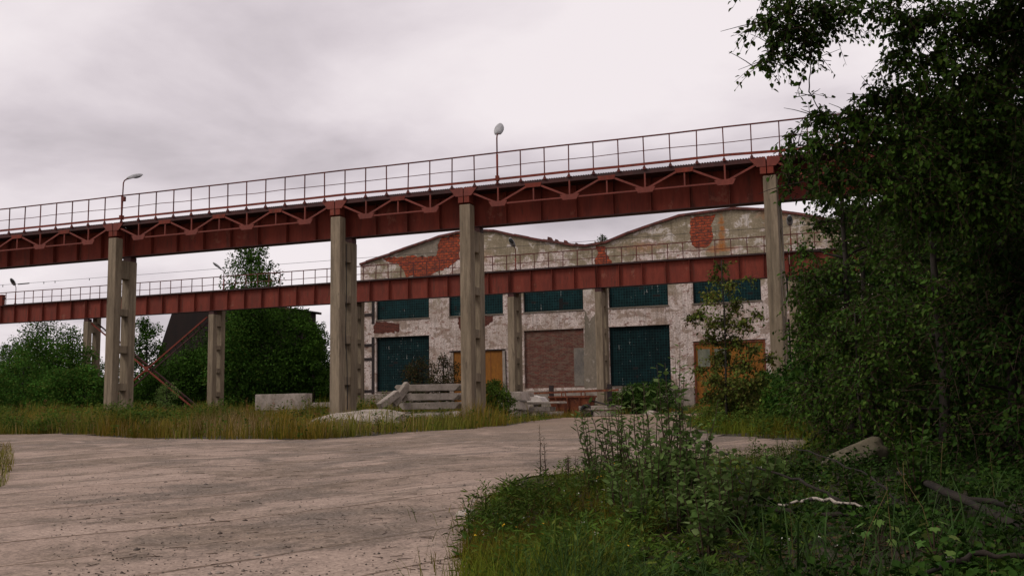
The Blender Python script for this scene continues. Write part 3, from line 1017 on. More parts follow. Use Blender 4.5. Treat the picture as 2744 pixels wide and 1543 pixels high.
def poly_sheet(name, pts, material, y, origin=(700, 500), sc=2.07, parent=bld, jag=0.05, dens=5):
    """irregular patch of exposed brick; pts given as survey points on the wall plane"""
    k = 2576 / 2744
    P = []
    for (u, v) in pts:
        w = at((origin[0] + u / sc) * k, (origin[1] + v / sc) * k, BY)
        P.append((w.x, w.z))
    out = []
    for i in range(len(P)):
        a, b = P[i], P[(i + 1) % len(P)]
        n_ = max(1, int(math.dist(a, b) / 0.16))
        for q in range(n_):
            t = q / n_
            out.append((a[0] + (b[0] - a[0]) * t + random.gauss(0, jag), a[1] + (b[1] - a[1]) * t + random.gauss(0, jag)))
    mb = MB(); mb.prism(out, y - 0.012, y - 0.002)
    return mb.build(name, material, parent)


poly_sheet('exposed_brick', [(1000, 285), (1040, 272), (1105, 262), (1100, 400), (1060, 430), (1010, 460), (975, 470), (930, 495), (880, 502), (800, 500), (790, 470), (760, 430), (690, 415), (680, 400), (760, 390), (860, 382), (870, 390), (970, 385), (985, 350), (975, 345), (985, 310)], M_BRO, 0)['label'] = 'large orange brick patch on the left gable'
poly_sheet('exposed_brick', [(655, 350), (705, 352), (712, 395), (735, 425), (752, 458), (650, 462), (640, 425), (662, 400)], M_BRO, 0, (1300, 500), 2.195)['label'] = 'small orange brick patch under the roof valley'
poly_sheet('exposed_brick', [(110, 182), (200, 168), (262, 172), (250, 195), (232, 225), (238, 290), (232, 330), (205, 360), (140, 362), (115, 340), (108, 260)], M_BRO, 0, (1800, 500), 2.195)['label'] = 'tall orange brick patch on the right gable'
poly_sheet('exposed_brick', [(215, 470), (310, 462), (380, 475), (505, 475), (495, 590), (180, 598), (200, 520)], M_BRS, 0, (960, 760), 4.527)['label'] = 'sooty brick patch above the left window'
poly_sheet('exposed_brick', [(1090, 722), (1285, 716), (1283, 750), (1240, 780), (1195, 800), (1100, 795)], M_BRS, 0)['label'] = 'sooty brick patch above the yellow door'
poly_sheet('render_patch', [(965, 300), (1020, 430), (1100, 330), (1110, 1190), (960, 1195)], M_CEMR, 0, (1340, 760), 4.2625, jag=0.03)
poly_sheet('render_patch', [(985, 310), (970, 385), (870, 388), (860, 378), (740, 388), (760, 372), (820, 345), (990, 290)], M_CEMR, 0, jag=0.03)


def window(x0, x1, z0, z1, seed, holes=3):
    f = MB()
    yb = 0.2
    t = 0.05
    for bx in ((x0 + .002, x0 + t, z0 + .002, z1 - .002), (x1 - t, x1 - .002, z0 + .002, z1 - .002), (x0 + t, x1 - t, z0 + .002, z0 + t), (x0 + t, x1 - t, z1 - t, z1 - .002)):
        f.box(bx[0], bx[1], yb - 0.04, yb + 0.05, bx[2], bx[3])
    f = f.build('window', M_DARKS, bld)
    p = MB(); p.box(x0 + t, x1 - t, yb, yb + 0.1, z0 + t, z1 - t)
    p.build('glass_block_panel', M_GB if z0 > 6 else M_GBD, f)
    rr = random.Random(seed)
    for _ in range(holes):
        hx = math.floor(rr.uniform(x0 + .4, x1 - .8) / 0.2) * 0.2
        hz = math.floor(rr.uniform(z0 + .4, z1 - .6) / 0.2) * 0.2
        nw, nh = rr.choice([(1, 1), (1, 1), (2, 1), (1, 2), (3, 1)])
        q = MB(); q.box(hx + .01, hx + nw * .2 - .01, yb - 0.004, yb - 0.001, hz + .01, hz + nh * .2 - .01)
        q.build('missing_block', M_INT, f)
    s = MB(); s.box(x0 - 0.05, x1 + 0.05, -0.07, 0.16, z0 - 0.07, z0 + 0.001)
    s.build('sill', M_CEMR, f)
    return f


for i, u in enumerate(ups):
    window(*u, *upz, 30 + i, 3)
for i, l in enumerate(lows):
    if l[2] == 'glass': window(l[0], l[1], *lowz, 60 + i, 4 if i == 0 else 2)
MB().box(10.05, 10.35, 0.19, 0.198, 8.9, 9.7).build('missing_block', M_INT, bld)
# bricked-up opening
f = MB(); f.box(7.26, 11.96, 0.13, 0.3, lowz[0] + .002, lowz[1] - .002)
bi = f.build('brick_infill', M_BRB, bld)
g2 = MB(); g2.box(11.15, 11.955, 0.115, 0.128, lowz[0] + 0.1, lowz[0] + 2.9)
g2.build('grey_render', M_CEMG, bi)
s = MB(); s.box(7.18, 7.26, -0.03, 0.12, lowz[0], lowz[1]); s.box(7.18, 12.0, -0.03, 0.12, lowz[1], lowz[1] + 0.09)
s.build('white_edging', M_WALL, bi)
# ledge above openings
for l in lows[:6]:
    if l[2] != 'brick':
        zt_ = (lowz[1] if l[2] == 'glass' else 4.5 + ZR)
        MB().box(l[0] - 0.1, l[1] + 0.1, -0.05, 0.12, zt_ + 0.002, zt_ + 0.10).build('lintel', M_WALL, bld)
# doors
dr = MB()
for xa, xb in ((1.34, 3.44), (3.47, 5.45)):
    dr.box(xa, xb, 0.1, 0.18, 0.35, 4.40 + ZR)
dr = dr.build('door', M_OCH, bld)
for xs_, zs_ in (((1.34, 5.45), (3.1,)), ):
    for z in zs_:
        MB().box(xs_[0], xs_[1], 0.085, 0.1, z, z + .04).build('door_rail', M_OCH, dr)
MB().box(2.35, 2.38, 0.088, 0.1, .4, 5.9).build('door_seam', M_RUST, dr)
MB().box(4.45, 4.48, 0.088, 0.1, .4, 5.9).build('door_seam', M_RUST, dr)
MB().box(1.14, 1.33, 0.02, 0.2, 0.3, 4.46 + ZR).build('door_jamb', M_CONC2, dr)
MB().box(5.46, 5.73, 0.02, 0.2, 0.3, 4.46 + ZR).build('door_jamb', M_CONC2, dr)
fr = MB(); fr.box(1.0, 5.7, -0.02, 0.12, 4.4 + ZR, 4.47 + ZR); fr.tube([(5.72, -0.05, 5.9), (5.78, -0.06, 3.5), (5.8, -0.06, .6)], 0.035, 6)
fr.build('guide_rail', M_DARKS, dr)
d2 = MB(); d2.box(20.1, 20.22, 0.0, 0.15, 0.3, 6.0); d2.box(24.98, 25.1, 0.0, 0.15, 0.3, 6.0); d2.box(20.22, 24.98, 0.0, 0.15, 5.86, 6.0)
d2 = d2.build('door_frame', M_RUST, bld)
for k, xa in enumerate((20.24, 21.42, 22.62, 23.82)):
    lf = MB(); lf.box(xa, xa + 1.14, 0.08, 0.14, 0.35, 5.84)
    lf = lf.build('door_leaf', M_OCH, d2)
    q = MB()
    for z in (0.4, 2.6, 4.1, 5.7): q.box(xa, xa + 1.14, 0.06, 0.08, z, z + .1)
    for x in (xa, xa + 1.06): q.box(x, x + .08, 0.062, 0.08, .5, 5.7)
    q.build('door_rail', M_OCH, lf)
    if k < 2:
        MB().box(xa + .14, xa + 1.0, 0.055, 0.075, 4.25, 5.5).build('door_pane', M_PANE, lf)
# steel strapping on the left corner pier, plinth
st = MB()
st.box(-5.84, -5.6, -0.035, -0.003, 1.9 + 0.1, 5.85 + ZR)
st.box(-5.84, -5.6, -0.035, -0.003, 6.9 + ZR, 8.7 + ZR)
for z in (7.55, 5.1, 3.98, 1.42):
    st.box(-6.85, -5.6, -0.05, -0.036, z + ZR, z + ZR + 0.22)
st.build('corner_strap', M_DARKS, bld)
pl = MB()
for xa, xb in ((-6.95, 1.1), (5.8, 20.05), (25.15, 52)):
    pl.box(xa, xb, -0.12, -0.002, 0, 1.28 + ZR)
pl.build('plinth', mat('plinth_render', weathered((0.36, 0.30, 0.25), (0.22, 0.18, 0.14), (0.45, 0.40, 0.35), 1.8, 10, stretch=(1, 1, 1))), bld)
wd = MB(); wd.box(-6.9, 52, 1.2, 1.25, 0.1, 9.0)
wd.build('inner_wall', M_INT, bld)

# dark brown hall far behind the trees
o = empty('brown_hall', (-30, 92, 0), 0, 'tall dark brown hall with a sloping left wall standing behind the trees', 'building')
a1 = at(795, 786, 98); a1.y = 92; a0 = at(430, 786, 92); ab = at(385, 905, 92)
mb = MB(); mb.prism([(ab.x + 30 - 2.5, 0), (a1.x + 30, 0), (a1.x + 30, a1.z - 0.1), (a1.x + 30 - 5, a1.z + .55), (a1.x + 30 - 10, a1.z + 1.0), (a0.x + 30 + 1.2, a1.z + 1.25), (a0.x + 30 + .4, a1.z + .9)], 0, 6)
mb.build('wall', M_BROWNB, o)
mb = MB(); mb.bar((a1.x + 30 + .6, -0.2, a1.z - 0.15), (a1.x + 30 - 5, -0.2, a1.z + .62), 0.4, 0.25)
mb.bar((a1.x + 30 + .6, 6, a1.z - 0.15), (a1.x + 30 - 5, 6, a1.z + .62), 0.4, 0.25)
mb.add([(a1.x + 30 + .6, -0.4, a1.z), (a1.x + 30 - 5, -.4, a1.z + .75), (a1.x + 30 - 5, 6.4, a1.z + .75), (a1.x + 30 + .6, 6.4, a1.z)], [(0, 1, 2, 3)])
mb.build('roof', M_REDD, o)

# ------------------------------------------------------------------ concrete debris
def slab(name, pts, y0, y1, label, cat, loc, rz=0, rx=0, ry=0, material=None, group=None, rough=0.006, bevel=0.015):
    mb = MB(); mb.prism(pts, y0, y1)
    o = mb.build(name, material or M_CONC2, None, loc=loc, rot=(rx, ry, rz), bevel=bevel, rough=rough)
    return tag(o, label, cat, group)


def rect(w, h):
    return [(-w / 2, 0), (w / 2, 0), (w / 2, h), (-w / 2, h)]


p = at(713, 1000, 46)
slab('concrete_block', rect(3.15, 0.85), -0.3, 0.3, 'long pale concrete block lying in the grass left of the second near column', 'block', (p.x, 46, g(p.x, 46) + .62), rough=.008)
slab('concrete_slab', rect(3.0, .75), -.3, .3, 'grey concrete slab under the long pale block in the weeds', 'slab', (p.x + .2, 46.1, g(p.x, 46) - .16), rough=.008)
slab('concrete_slab', rect(2.4, .26), -.4, .4, 'thin pale slab end between the long block and the second near column', 'slab', (p.x + 2.85, 46.3, g(p.x, 46) + .72), rough=.008)
slab('concrete_slab', rect(2.4, .6), -.4, .4, 'low slab hidden in weeds by the second near column', 'slab', (p.x + 2.75, 46.5, g(p.x, 46) + .05), rough=.008)
# stack of ribbed slabs
p = at(1092, 1045, 41.2)
b0 = g(p.x, 41) + .05
names = ['lowest', 'second from the ground', 'third from the ground', 'topmost']
for k in range(4):
    w = [2.9, 3.0, 2.95, 3.2][k]
    x = p.x + [-.1, .12, .05, .0][k]
    zz0 = b0 + .40 * k + (0 if k else 0.0)
    P = [(-w / 2 + .22, 0), (w / 2 - .22, 0), (w / 2, .20), (w / 2 - .02, .295), (-w / 2 + .1, .295), (-w / 2, .20)]
    slab('ribbed_slab', P, -.75, .75, 'pale ribbed concrete slab, %s in the stack left of the third near column' % names[k], 'slab', (x, 41.2, zz0 + .1), rz=R([1, -1.5, .8, -.5][k]), rough=.01, group='stacked ribbed slabs')
    if k:
        for sx in (-1, 1):
            pass
a, b = at(992, 1012, 40), at(1026, 967, 40.6)
mb = MB(); mb.bar((0, 0, 0), (b - a) * 1.12, .30, .32)
tag(mb.build('concrete_beam', M_CONC2, loc=a - (b - a) * .1, bevel=.02, rough=.008), 'square concrete beam tilted up against the stack of ribbed slabs', 'beam')
a, b = at(955, 1022, 39.2), at(1000, 988, 40)
mb = MB(); mb.bar((0, 0, 0), b - a, .36, .3)
tag(mb.build('concrete_beam', M_CONC2, loc=a, bevel=.02, rough=.01), 'shorter broken concrete beam lying below the tilted beam', 'beam')
p = at(1040, 1040, 38.5)
slab('concrete_slab', rect(2.6, .2), -.5, .5, 'flat slab in the grass before the foot of the ribbed slab stack', 'slab', (p.x, 38.6, g(p.x, 38.6) + .2), rz=R(5), rough=.01)
slab('concrete_slab', rect(1.7, .2), -.4, .4, 'small slab leaning beside the third near column', 'slab', (p.x + 2.1, 39.0, g(p.x, 38.6) + .25), rz=R(-8), ry=R(-16), rough=.01)
p = at(1140, 1040, 38.8)
slab('rubble_chunk', [(-.55, 0), (.5, 0), (.45, .35), (.1, .5), (-.4, .38)], -.4, .4, 'rounded rubble chunk at the foot of the third near column', 'rubble', (p.x, 38.7, g(p.x, 38.7)), rough=.02)


# curved shell pieces in the grass
def shell(L, rad, th, arc0, arc1, w0, w1, label, loc, rz, ry=0):
    mb = MB(); n = 18
    vs = []
    for i in range(n + 1):
        t = i / n
        a = arc0 + (arc1 - arc0) * t
        wd_ = w0 + (w1 - w0) * math.sin(math.pi * t)
        for rr_ in (rad, rad - th):
            for s_ in (-1, 1):
                vs.append((rr_ * math.sin(a), s_ * wd_ / 2, rr_ * math.cos(a) - rad * math.cos(arc1 * .96)))
    fs = []
    for i in range(n):
        b = i * 4
        fs += [(b, b + 1, b + 5, b + 4), (b + 2, b + 6, b + 7, b + 3), (b, b + 4, b + 6, b + 2), (b + 1, b + 3, b + 7, b + 5)]
    fs += [(0, 2, 3, 1), (n * 4, n * 4 + 1, n * 4 + 3, n * 4 + 2)]
    mb.add(vs, fs)
    o = mb.build('concrete_shell', M_CONC2, None, loc=loc, rot=(R(-8), ry, rz), rough=.006)
    return tag(o, label, 'rubble')


def arch_slab(L, h, th, d0, label, loc, rz, ry=0, skew=0.0):
    n_ = 14
    top = [(-L / 2 + L * i / n_, h * (math.sin(math.pi * i / n_) ** .8) + skew * i / n_) for i in range(n_ + 1)]
    mb = MB(); mb.prism([(L / 2, -.3)] + [(-L / 2, -.3)] + top, -d0 / 2, d0 / 2)
    o = mb.build('concrete_shell', M_CONC2, None, loc=loc, rot=(R(14), ry, rz), bevel=.02, rough=.01)
    return tag(o, label, 'rubble')


p = at(885, 1060, 31.2)
arch_slab(3.3, .46, .2, 1.1, 'broad pale arched concrete slab half sunk in grass near the yard edge', (p.x, 31.3, g(p.x, 31.3) + .08), R(4))
p = at(828, 1045, 33.2)
arch_slab(3.2, .34, .2, .7, 'narrow concrete slab piece rising out of weeds behind the nearest arched slab', (p.x, 33.4, g(p.x, 33.4) + .15), R(8), R(-9))
p = at(932, 1030, 35.2)
arch_slab(2.6, .18, .2, .8, 'flat pale curved slab behind the arched slabs below the broken beam', (p.x, 35.3, g(p.x, 35.3) + .42), R(-4))

# stacked trapezoid blocks behind the third column
p = at(1285, 1050, 47)
bz = g(p.x, 47)
T = [(-.36, 0), (.36, 0), (.22, .42), (-.16, .44)]
k = 0
for row in range(3):
    for q in range(2):
        k += 1
        slab('trapezoid_block', T, -.6, .6, '%s of the %s row in the grey trapezoid block pile' % (('left block', 'right block')[q], ('bottom', 'middle', 'top')[row]), 'block',
             (p.x - .38 + .78 * q + .06 * row, 47 + random.uniform(-.1, .1), bz + .46 * row), rz=R(random.uniform(-6, 6)), rough=.018, group='pile of trapezoid blocks')
p2 = at(1288, 985, 48.6)
slab('concrete_slab', rect(1.7, .2), -.6, .6, 'grey slab lying on edge behind the trapezoid blocks', 'slab', (p2.x, 48.9, p2.z - .25), rough=.012)
p2 = at(1335, 992, 51)
slab('rubble_chunk', [(-.9, 0), (.7, 0), (.5, .3), (0, .42), (-.5, .36)], -.5, .5, 'pale dome shaped rubble chunk left of the rusty bin', 'rubble', (p2.x, 51.5, p2.z - .45), rough=.02, material=mat('whitewashed_concrete', weathered((.6, .55, .5), (.45, .4, .36), None, 3, 14, stretch=(1, 1, 1))))
# low table of slabs
p2 = at(1345, 1040, 50.5)
bz = g(p2.x, 50.5)
for j, (dx, w, z0, h, lb) in enumerate(((0, 2.9, .0, .3, 'bottom dark slab of the low heap left of the rusty bin'), (-.2, 2.4, .33, .22, 'middle slab of the low heap left of the rusty bin'), (.1, 3.0, .72, .10, 'thin pale top slab of the low heap left of the rusty bin'))):
    slab('concrete_slab', rect(w, h), -.6, .6, lb, 'slab', (p2.x + dx, 50.5, bz + z0), rz=R(random.uniform(-4, 4)), rough=.012)
slab('concrete_post', rect(.3, .6), -.2, .2, 'short concrete stub under the thin slab left of the rusty bin', 'block', (p2.x + .2, 50.4, bz + .1), rough=.01)
# rusty bin
p = at(1437, 1042, 54)
r = empty('steel_bin', (p.x + .1, 54, g(p.x, 54)), R(4), 'open rusty steel bin with lifting lugs on its rim', 'bin')
w0, w1, hh = .92, 1.15, 1.1
mb = MB()
vs = [(-w0, -.6, 0), (w0, -.6, 0), (w0, .6, 0), (-w0, .6, 0), (-w1, -.8, hh), (w1, -.8, hh), (w1, .8, hh), (-w1, .8, hh)]
mb.add(vs, [(0, 1, 2, 3), (0, 1, 5, 4), (1, 2, 6, 5), (2, 3, 7, 6), (3, 0, 4, 7)])
mb.build('body', M_RUST, r)
mb = MB()
for a, b in (((-w1, -.82), (w1, -.82)), ((w1, -.82), (w1, .82)), ((w1, .82), (-w1, .82)), ((-w1, .82), (-w1, -.82))):
    mb.bar((*a, hh), (*b, hh), .09, .1)
mb.build('rim', M_RUST, r)
for x in (-.75, -.1, .6):
    MB().bar((x * .85, -.63, .05), (x, -.86, hh), .09, .06).build('rib', M_RUST, r)
for x in (-.3, .8):
    MB().tube([(x - .11, -.82, hh + .03), (x - .11, -.82, hh + .2), (x, -.82, hh + .3), (x + .11, -.82, hh + .2), (x + .11, -.82, hh + .03)], .035, 6).build('lifting_lug', M_RUST, r)
p = at(1415, 985, 57)
o = MB().box(-2.2, 3.4, -.05, .05, -.1, .02).build('steel_channel', M_RUST, loc=(p.x, 57, p.z + .02), rot=(0, R(-1), 0))
tag(o, 'long dark steel channel lying across behind the rusty bin', 'beam')
for x in (-.9, 2.7):
    pp = MB().box(-.12, .12, -.1, .1, 0, 1.0).build('steel_stub', M_DARKS, loc=(p.x + x, 57.6, p.z - .6))
    tag(pp, 'short dark steel stub sticking up %s behind the rusty bin' % ('at the left' if x < 0 else 'at the right'), 'post')
p = at(1476, 1040, 52.5)
vs = MB()
n = 20
for k in range(n):
    a0_, a1_ = 2 * math.pi * k / n, 2 * math.pi * (k + 1) / n
    vs.tube([(math.cos(a0_) * .28, 0, math.sin(a0_) * .28 + .36), (math.cos(a1_) * .28, 0, math.sin(a1_) * .28 + .36)], .105, 8)
o = vs.build('old_tyre', M_RUBBER, loc=(p.x, 52.5, g(p.x, 52.5) - .05), rot=(0, 0, R(25)), smooth=True)
tag(o, 'black tyre leaning by the right end of the rusty bin', 'tyre')
p = at(1510, 1035, 53)
slab('concrete_slab', rect(2.1, .22), -.5, .5, 'light slab on the ground right of the rusty bin', 'slab', (p.x, 53, g(p.x, 53) + .35), rough=.012)
slab('concrete_slab', rect(1.8, .3), -.5, .5, 'lower slab under the light slab right of the rusty bin', 'slab', (p.x - .2, 53.1, g(p.x, 53) + .02), rough=.012)
a, b = at(1478, 1005, 54.5), at(1545, 1022, 52)
tag(MB().bar((0, 0, 0), b - a, .2, .05).build('plank', M_LOG, loc=a), 'grey plank sloping against the fourth far column', 'plank')
for k, (dx, dy, Y, sz, lb) in enumerate(((1345, 1048, 49, .3, 'small broken concrete lump before the low slab heap'), (1640, 1036, 56, .35, 'small rubble lump beside the dark bush under the teal window'), (1700, 1033, 56, .28, 'small pale stone near the yellow panelled door'))):
    p = at(dx, dy, Y)
    slab('rubble_chunk', [(-sz, 0), (sz, 0), (sz * .7, sz * .5), (-sz * .5, sz * .7)], -sz, sz, lb, 'rubble', (p.x, Y, g(p.x, Y)), rz=k, rough=.02)


# ------------------------------------------------------------------ vegetation toolkit
def unit(a):
    return a / np.maximum(np.linalg.norm(a, axis=-1, keepdims=True), 1e-9)


def leaves(P, D, Nn, L, W, simple=False):
    """leaf blades at P along D; Nn approx normal"""
    D = unit(D)
    Sd = unit(np.cross(D, Nn)); Nn = np.cross(Sd, D)
    L = np.broadcast_to(np.asarray(L, float), (len(P),))[:, None]
    W = np.broadcast_to(np.asarray(W, float), (len(P),))[:, None]
    n = len(P)
    if simple:
        vs = np.stack([P, P + D * L * .45 + Sd * W * .5 + Nn * L * .06, P + D * L, P + D * L * .45 - Sd * W * .5 + Nn * L * .06], 1)
        V = vs.reshape(-1, 3)
        F = np.arange(n * 4).reshape(n, 4)
        return V, F
    cup = Nn * W * .14
    vs = np.stack([P, P + D * L * .28 + Sd * W * .5 + cup, P + D * L * .66 + Sd * W * .36 + cup * .5, P + D * L - Nn * L * .08,
                   P + D * L * .66 - Sd * W * .36 + cup * .5, P + D * L * .28 - Sd * W * .5 + cup], 1)
    V = vs.reshape(-1, 3)
    b = (np.arange(n) * 6)[:, None]
    F = np.concatenate([b + np.array([[0, 1, 2, 3]]), b + np.array([[0, 3, 4, 5]])], 0)
    return V, F


def sticks(A, B, r0, r1, k=3):
    """thin prisms A->B"""
    n = len(A)
    D = unit(B - A)
    ref = np.where(np.abs(D[:, 2:3]) > .9, np.array([[1., 0, 0]]), np.array([[0., 0, 1.]]))
    X = unit(np.cross(D, ref)); Y = np.cross(D, X)
    vs = []
    for (C_, r_) in ((A, r0), (B, r1)):
        for q in range(k):
            a = 2 * math.pi * q / k
            vs.append(C_ + (X * math.cos(a) + Y * math.sin(a)) * np.reshape(r_, (-1, 1)))
    V = np.stack(vs, 1).reshape(-1, 3)
    b = (np.arange(n) * 2 * k)[:, None]
    F = np.concatenate([b + np.array([[q, (q + 1) % k, k + (q + 1) % k, k + q]]) for q in range(k)], 0)
    return V, F


def cat(*VF):
    Vs, Fs, o = [], [], 0
    for V, F in VF:
        Vs.append(V); Fs.append(F + o); o += len(V)
    return np.concatenate(Vs), np.concatenate(Fs)


def rdir(n, zlo=-1, zhi=1):
    z = RNG.uniform(zlo, zhi, n); a = RNG.uniform(0, 2 * math.pi, n)
    s = np.sqrt(np.maximum(0, 1 - z * z))
    return np.stack([s * np.cos(a), s * np.sin(a), z], 1)


def twiggy(P, D, L, nl, ll, lw, droop=.35, simple=False, hang=.5):
    """twigs starting at P, alternate leaves; returns (leaf VF, twig VF)"""
    n = len(P)
    D = unit(D); L = np.broadcast_to(np.asarray(L, float), (n,))[:, None]
    g_ = np.array([[0, 0, -1.]])
    Lp, Ld, Ln, Ll = [], [], [], []
    for k in range(nl):
        t = (k + .6 + RNG.uniform(-.3, .3, (n, 1))) / nl
        pos = P + D * L * t + g_ * L * droop * t * t
        tang = unit(D + g_ * 2 * droop * t)
        side = unit(np.cross(tang, rdir(n, -.3, 1)))
        ld = unit(tang * .5 + side * .9 + g_ * hang + RNG.normal(0, .2, (n, 3)))
        Lp.append(pos + ld * .012); Ld.append(ld); Ln.append(unit(RNG.normal(0, .55, (n, 3)) + np.array([[0, 0, 1.]])))
        Ll.append(ll * RNG.uniform(.6, 1.15, n))
    Lp, Ld, Ln, Ll = map(np.concatenate, (Lp, Ld, Ln, Ll))
    lv = leaves(Lp, Ld, Ln, Ll, Ll * lw / ll, simple)
    M_ = P + D * L * .5 + g_ * L * droop * .25
    E_ = P + D * L + g_ * L * droop
    tv = cat(sticks(P, M_, np.full(n, .006), np.full(n, .004)), sticks(M_, E_, np.full(n, .004), np.full(n, .002)))
    return lv, tv


def branch_tube(mb, a, b, r0, r1, sag=0.0, n=6, wob=.06, sides=6):
    a, b = Vector(a), Vector(b)
    L = (b - a).length
    pts, rad = [], []
    for i in range(n + 1):
        t = i / n
        p = a.lerp(b, t)
        p.z += sag * L * 4 * t * (1 - t)
        if 0 < i < n:
            p += Vector((random.gauss(0, wob), random.gauss(0, wob), random.gauss(0, wob))) * L * .25
        pts.append(p); rad.append(r0 + (r1 - r0) * t)
    mb.tube(pts, rad, sides)
    return pts


def big_tree(name, base, top, clumps, label, cat_, leafmat, barkmat, tw=60, nl=9, ll=.075, lw=.05, r_tr=.16, density=1.0, simple=False, twL=.55, group=None, droop=.3, tsides=10):
    """clumps: (x,y,z,r) world; trunk from base to top, limbs into each clump"""
    root = empty(name, tuple(base), 0, label, cat_, group)
    mb = MB()
    base, top = Vector(base), Vector(top)
    tp = branch_tube(mb, base - Vector((0, 0, .3)), top, r_tr, r_tr * .35, 0, 8, .02, tsides)
    # limbs: every clump hangs on the nearest node that is already connected
    nodes = [(p_, r_tr * .55) for p_ in tp[2:]]
    todo = sorted([Vector(c[:3]) for c in clumps], key=lambda c: min((c - p_).length for p_ in tp))
    rad_of = {c[:3]: c[3] for c in clumps}
    for c in todo:
        q, rq = min(nodes, key=lambda nd: (nd[0] - c).length + max(0, nd[0].z - c.z) * .6)
        L_ = (c - q).length
        r1 = max(.006, min(rq * .55, .05) * .62)
        pts_ = branch_tube(mb, q, c, max(r1 * 1.5, .008), r1 * .8, -.03 if rq < .03 else .05, 5, .07, 5)
        for p_ in pts_[1:-1]: nodes.append((p_, r1 * 1.2))
        nodes.append((c, r1 * 1.1))
        for _ in range(3):
            d_ = Vector(rdir(1, -.6, .8)[0]) * .35
            branch_tube(mb, c.lerp(q, .15), c + d_, .007, .003, .03, 3, .05, 4)
    tr = mb.build('trunk', barkmat, root, smooth=True)
    tr.location = -base
    LV, TV = [], []
    for (x, y, z, r_) in clumps:
        n = int(tw * density * (r_ / .6) ** 2)
        C_ = np.array([[x, y, z]])
        d_ = rdir(n, -.8, 1)
        rr_ = RNG.uniform(.1, 1, (n, 1)) ** .7 * r_
        P = C_ + d_ * rr_ * np.array([[1, 1, .8]])
        dr_ = unit(d_ + RNG.normal(0, .5, (n, 3)))
        lv, tv = twiggy(P - dr_ * twL * .5, dr_, twL * RNG.uniform(.6, 1.2, n), nl, ll, lw, droop, simple)
        LV.append(lv); TV.append(tv)
    V, F = cat(*LV)
    o = npmesh('crown', V - np.array(base), F, leafmat, root)
    V, F = cat(*TV)
    npmesh('twigs', V - np.array(base), F, M_TWIG, root)
    return root


def far_tree(name, x, y, h, w, label, cat_, leafmat, n=5200, size=.22, shape='round', barkmat=None, group=None, z0=None, crown_from=.1, lean=0):
    z0 = g(x, y) if z0 is None else z0
    root = empty(name, (x, y, z0), 0, label, cat_, group)
    mb = MB()
    tp = branch_tube(mb, (0, 0, -.3), (lean, 0, h * .93), .02 * h + .04, .03, 0, 7, .012, 7)
    # clumps along the trunk
    n = int(n * 1.7); nc = 52 if shape != 'birch' else 60
    C_, Rr = [], []
    for k in range(nc):
        t = crown_from + (1 - crown_from) * ((k + random.random()) / nc)
        if shape == 'birch': env = math.sin(math.pi * min(1, .18 + t * .74)) ** .75
        elif shape == 'spire': env = min(1, t * 3 + .5) * (1 - t) ** .75 + .10
        elif shape == 'bush': env = math.sqrt(max(0, 1 - t ** 5))
        else: env = math.sin(math.pi * min(1, .22 + t * .72)) ** .7
        a = random.uniform(0, 6.283)
        rr_ = w / 2 * env * random.uniform(.25, 1.0) * random.choice([.8, 1, 1, 1.18])
        c = Vector((math.cos(a) * rr_ + lean * t, math.sin(a) * rr_, h * t * .97))
        C_.append(c); Rr.append(max(.22, w * .17 * random.uniform(.6, 1.25) * (.6 + .5 * env)))
        q = min(tp, key=lambda p_: (p_ - c).length + max(0, p_.z - c.z) * 1.5)
        branch_tube(mb, q, c, .03, .01, 0, 3, .03, 4)
    mb.build('trunk', barkmat or M_BARKD, root, smooth=True)
    wts = np.array(Rr) ** 2; wts /= wts.sum()
    idx = RNG.choice(len(C_), n, p=wts)
    Cn = np.array([tuple(c) for c in C_])[idx]; Rn = np.array(Rr)[idx][:, None]
    d_ = rdir(n, -1, 1)
    P = Cn + d_ * Rn * RNG.uniform(.2, 1.15, (n, 1)) ** .6 * np.array([[1, 1, .85]])
    if shape == 'birch': P[:, 2] -= RNG.uniform(0, .35, n)
    P[:, 2] = np.maximum(P[:, 2], .05)
    D = unit(d_ * .5 + rdir(n) * .7 + np.array([[0, 0, -.35]]))
    L = size * RNG.uniform(.55, 1.3, n)
    V, F = leaves(P, D, unit(RNG.normal(0, .7, (n, 3)) + np.array([[0, 0, .7]])), L, L * .62, True)
    npmesh('crown', V, F, leafmat, root)
    return root


def blades(P, H, W, lean, curl=.5, seg=2):
    """tapering bent blades"""
    n = len(P)
    a = RNG.uniform(0, 2 * math.pi, n)
    ld = np.stack([np.cos(a), np.sin(a), np.zeros(n)], 1)
    sd = np.stack([-np.sin(a + RNG.uniform(-1, 1, n)), np.cos(a), np.zeros(n)], 1); sd = unit(sd)
    H = H[:, None]; W = W[:, None]; lean = lean[:, None]
    up = np.array([[0, 0, 1.]])
    p1 = P + up * H * .55 + ld * H * lean * .35
    p2 = P + up * H * (1 - .25 * lean) + ld * H * lean
    vs = np.stack([P - sd * W * .5, P + sd * W * .5, p1 + sd * W * .38, p1 - sd * W * .38, p2], 1).reshape(-1, 3)
    b = (np.arange(n) * 5)[:, None]
    F4 = b + np.array([[0, 1, 2, 3]]); F3 = b + np.array([[3, 2, 4]])
    return vs, F4, F3


LOW = [([(32.3, 7.0), (35.2, 7.0), (34.6, 11.4), (32.5, 11.4)], .45), ([(11.0, 27.8), (19.6, 27.8), (19.6, 45), (7, 45), (8.5, 36)], .42), ([(-6, 36), (7, 36), (5, 50), (-6, 50)], .6),
       ([(12, 45), (20, 45), (19, 58), (12, 58)], .5), ([(32.6, 6), (38, 6), (38, 19), (33.0, 19), (32.2, 14)], .5),
       ([(29, 6.5), (30.8, 7), (31.2, 12), (31.0, 15.2), (29, 15)], .65)]


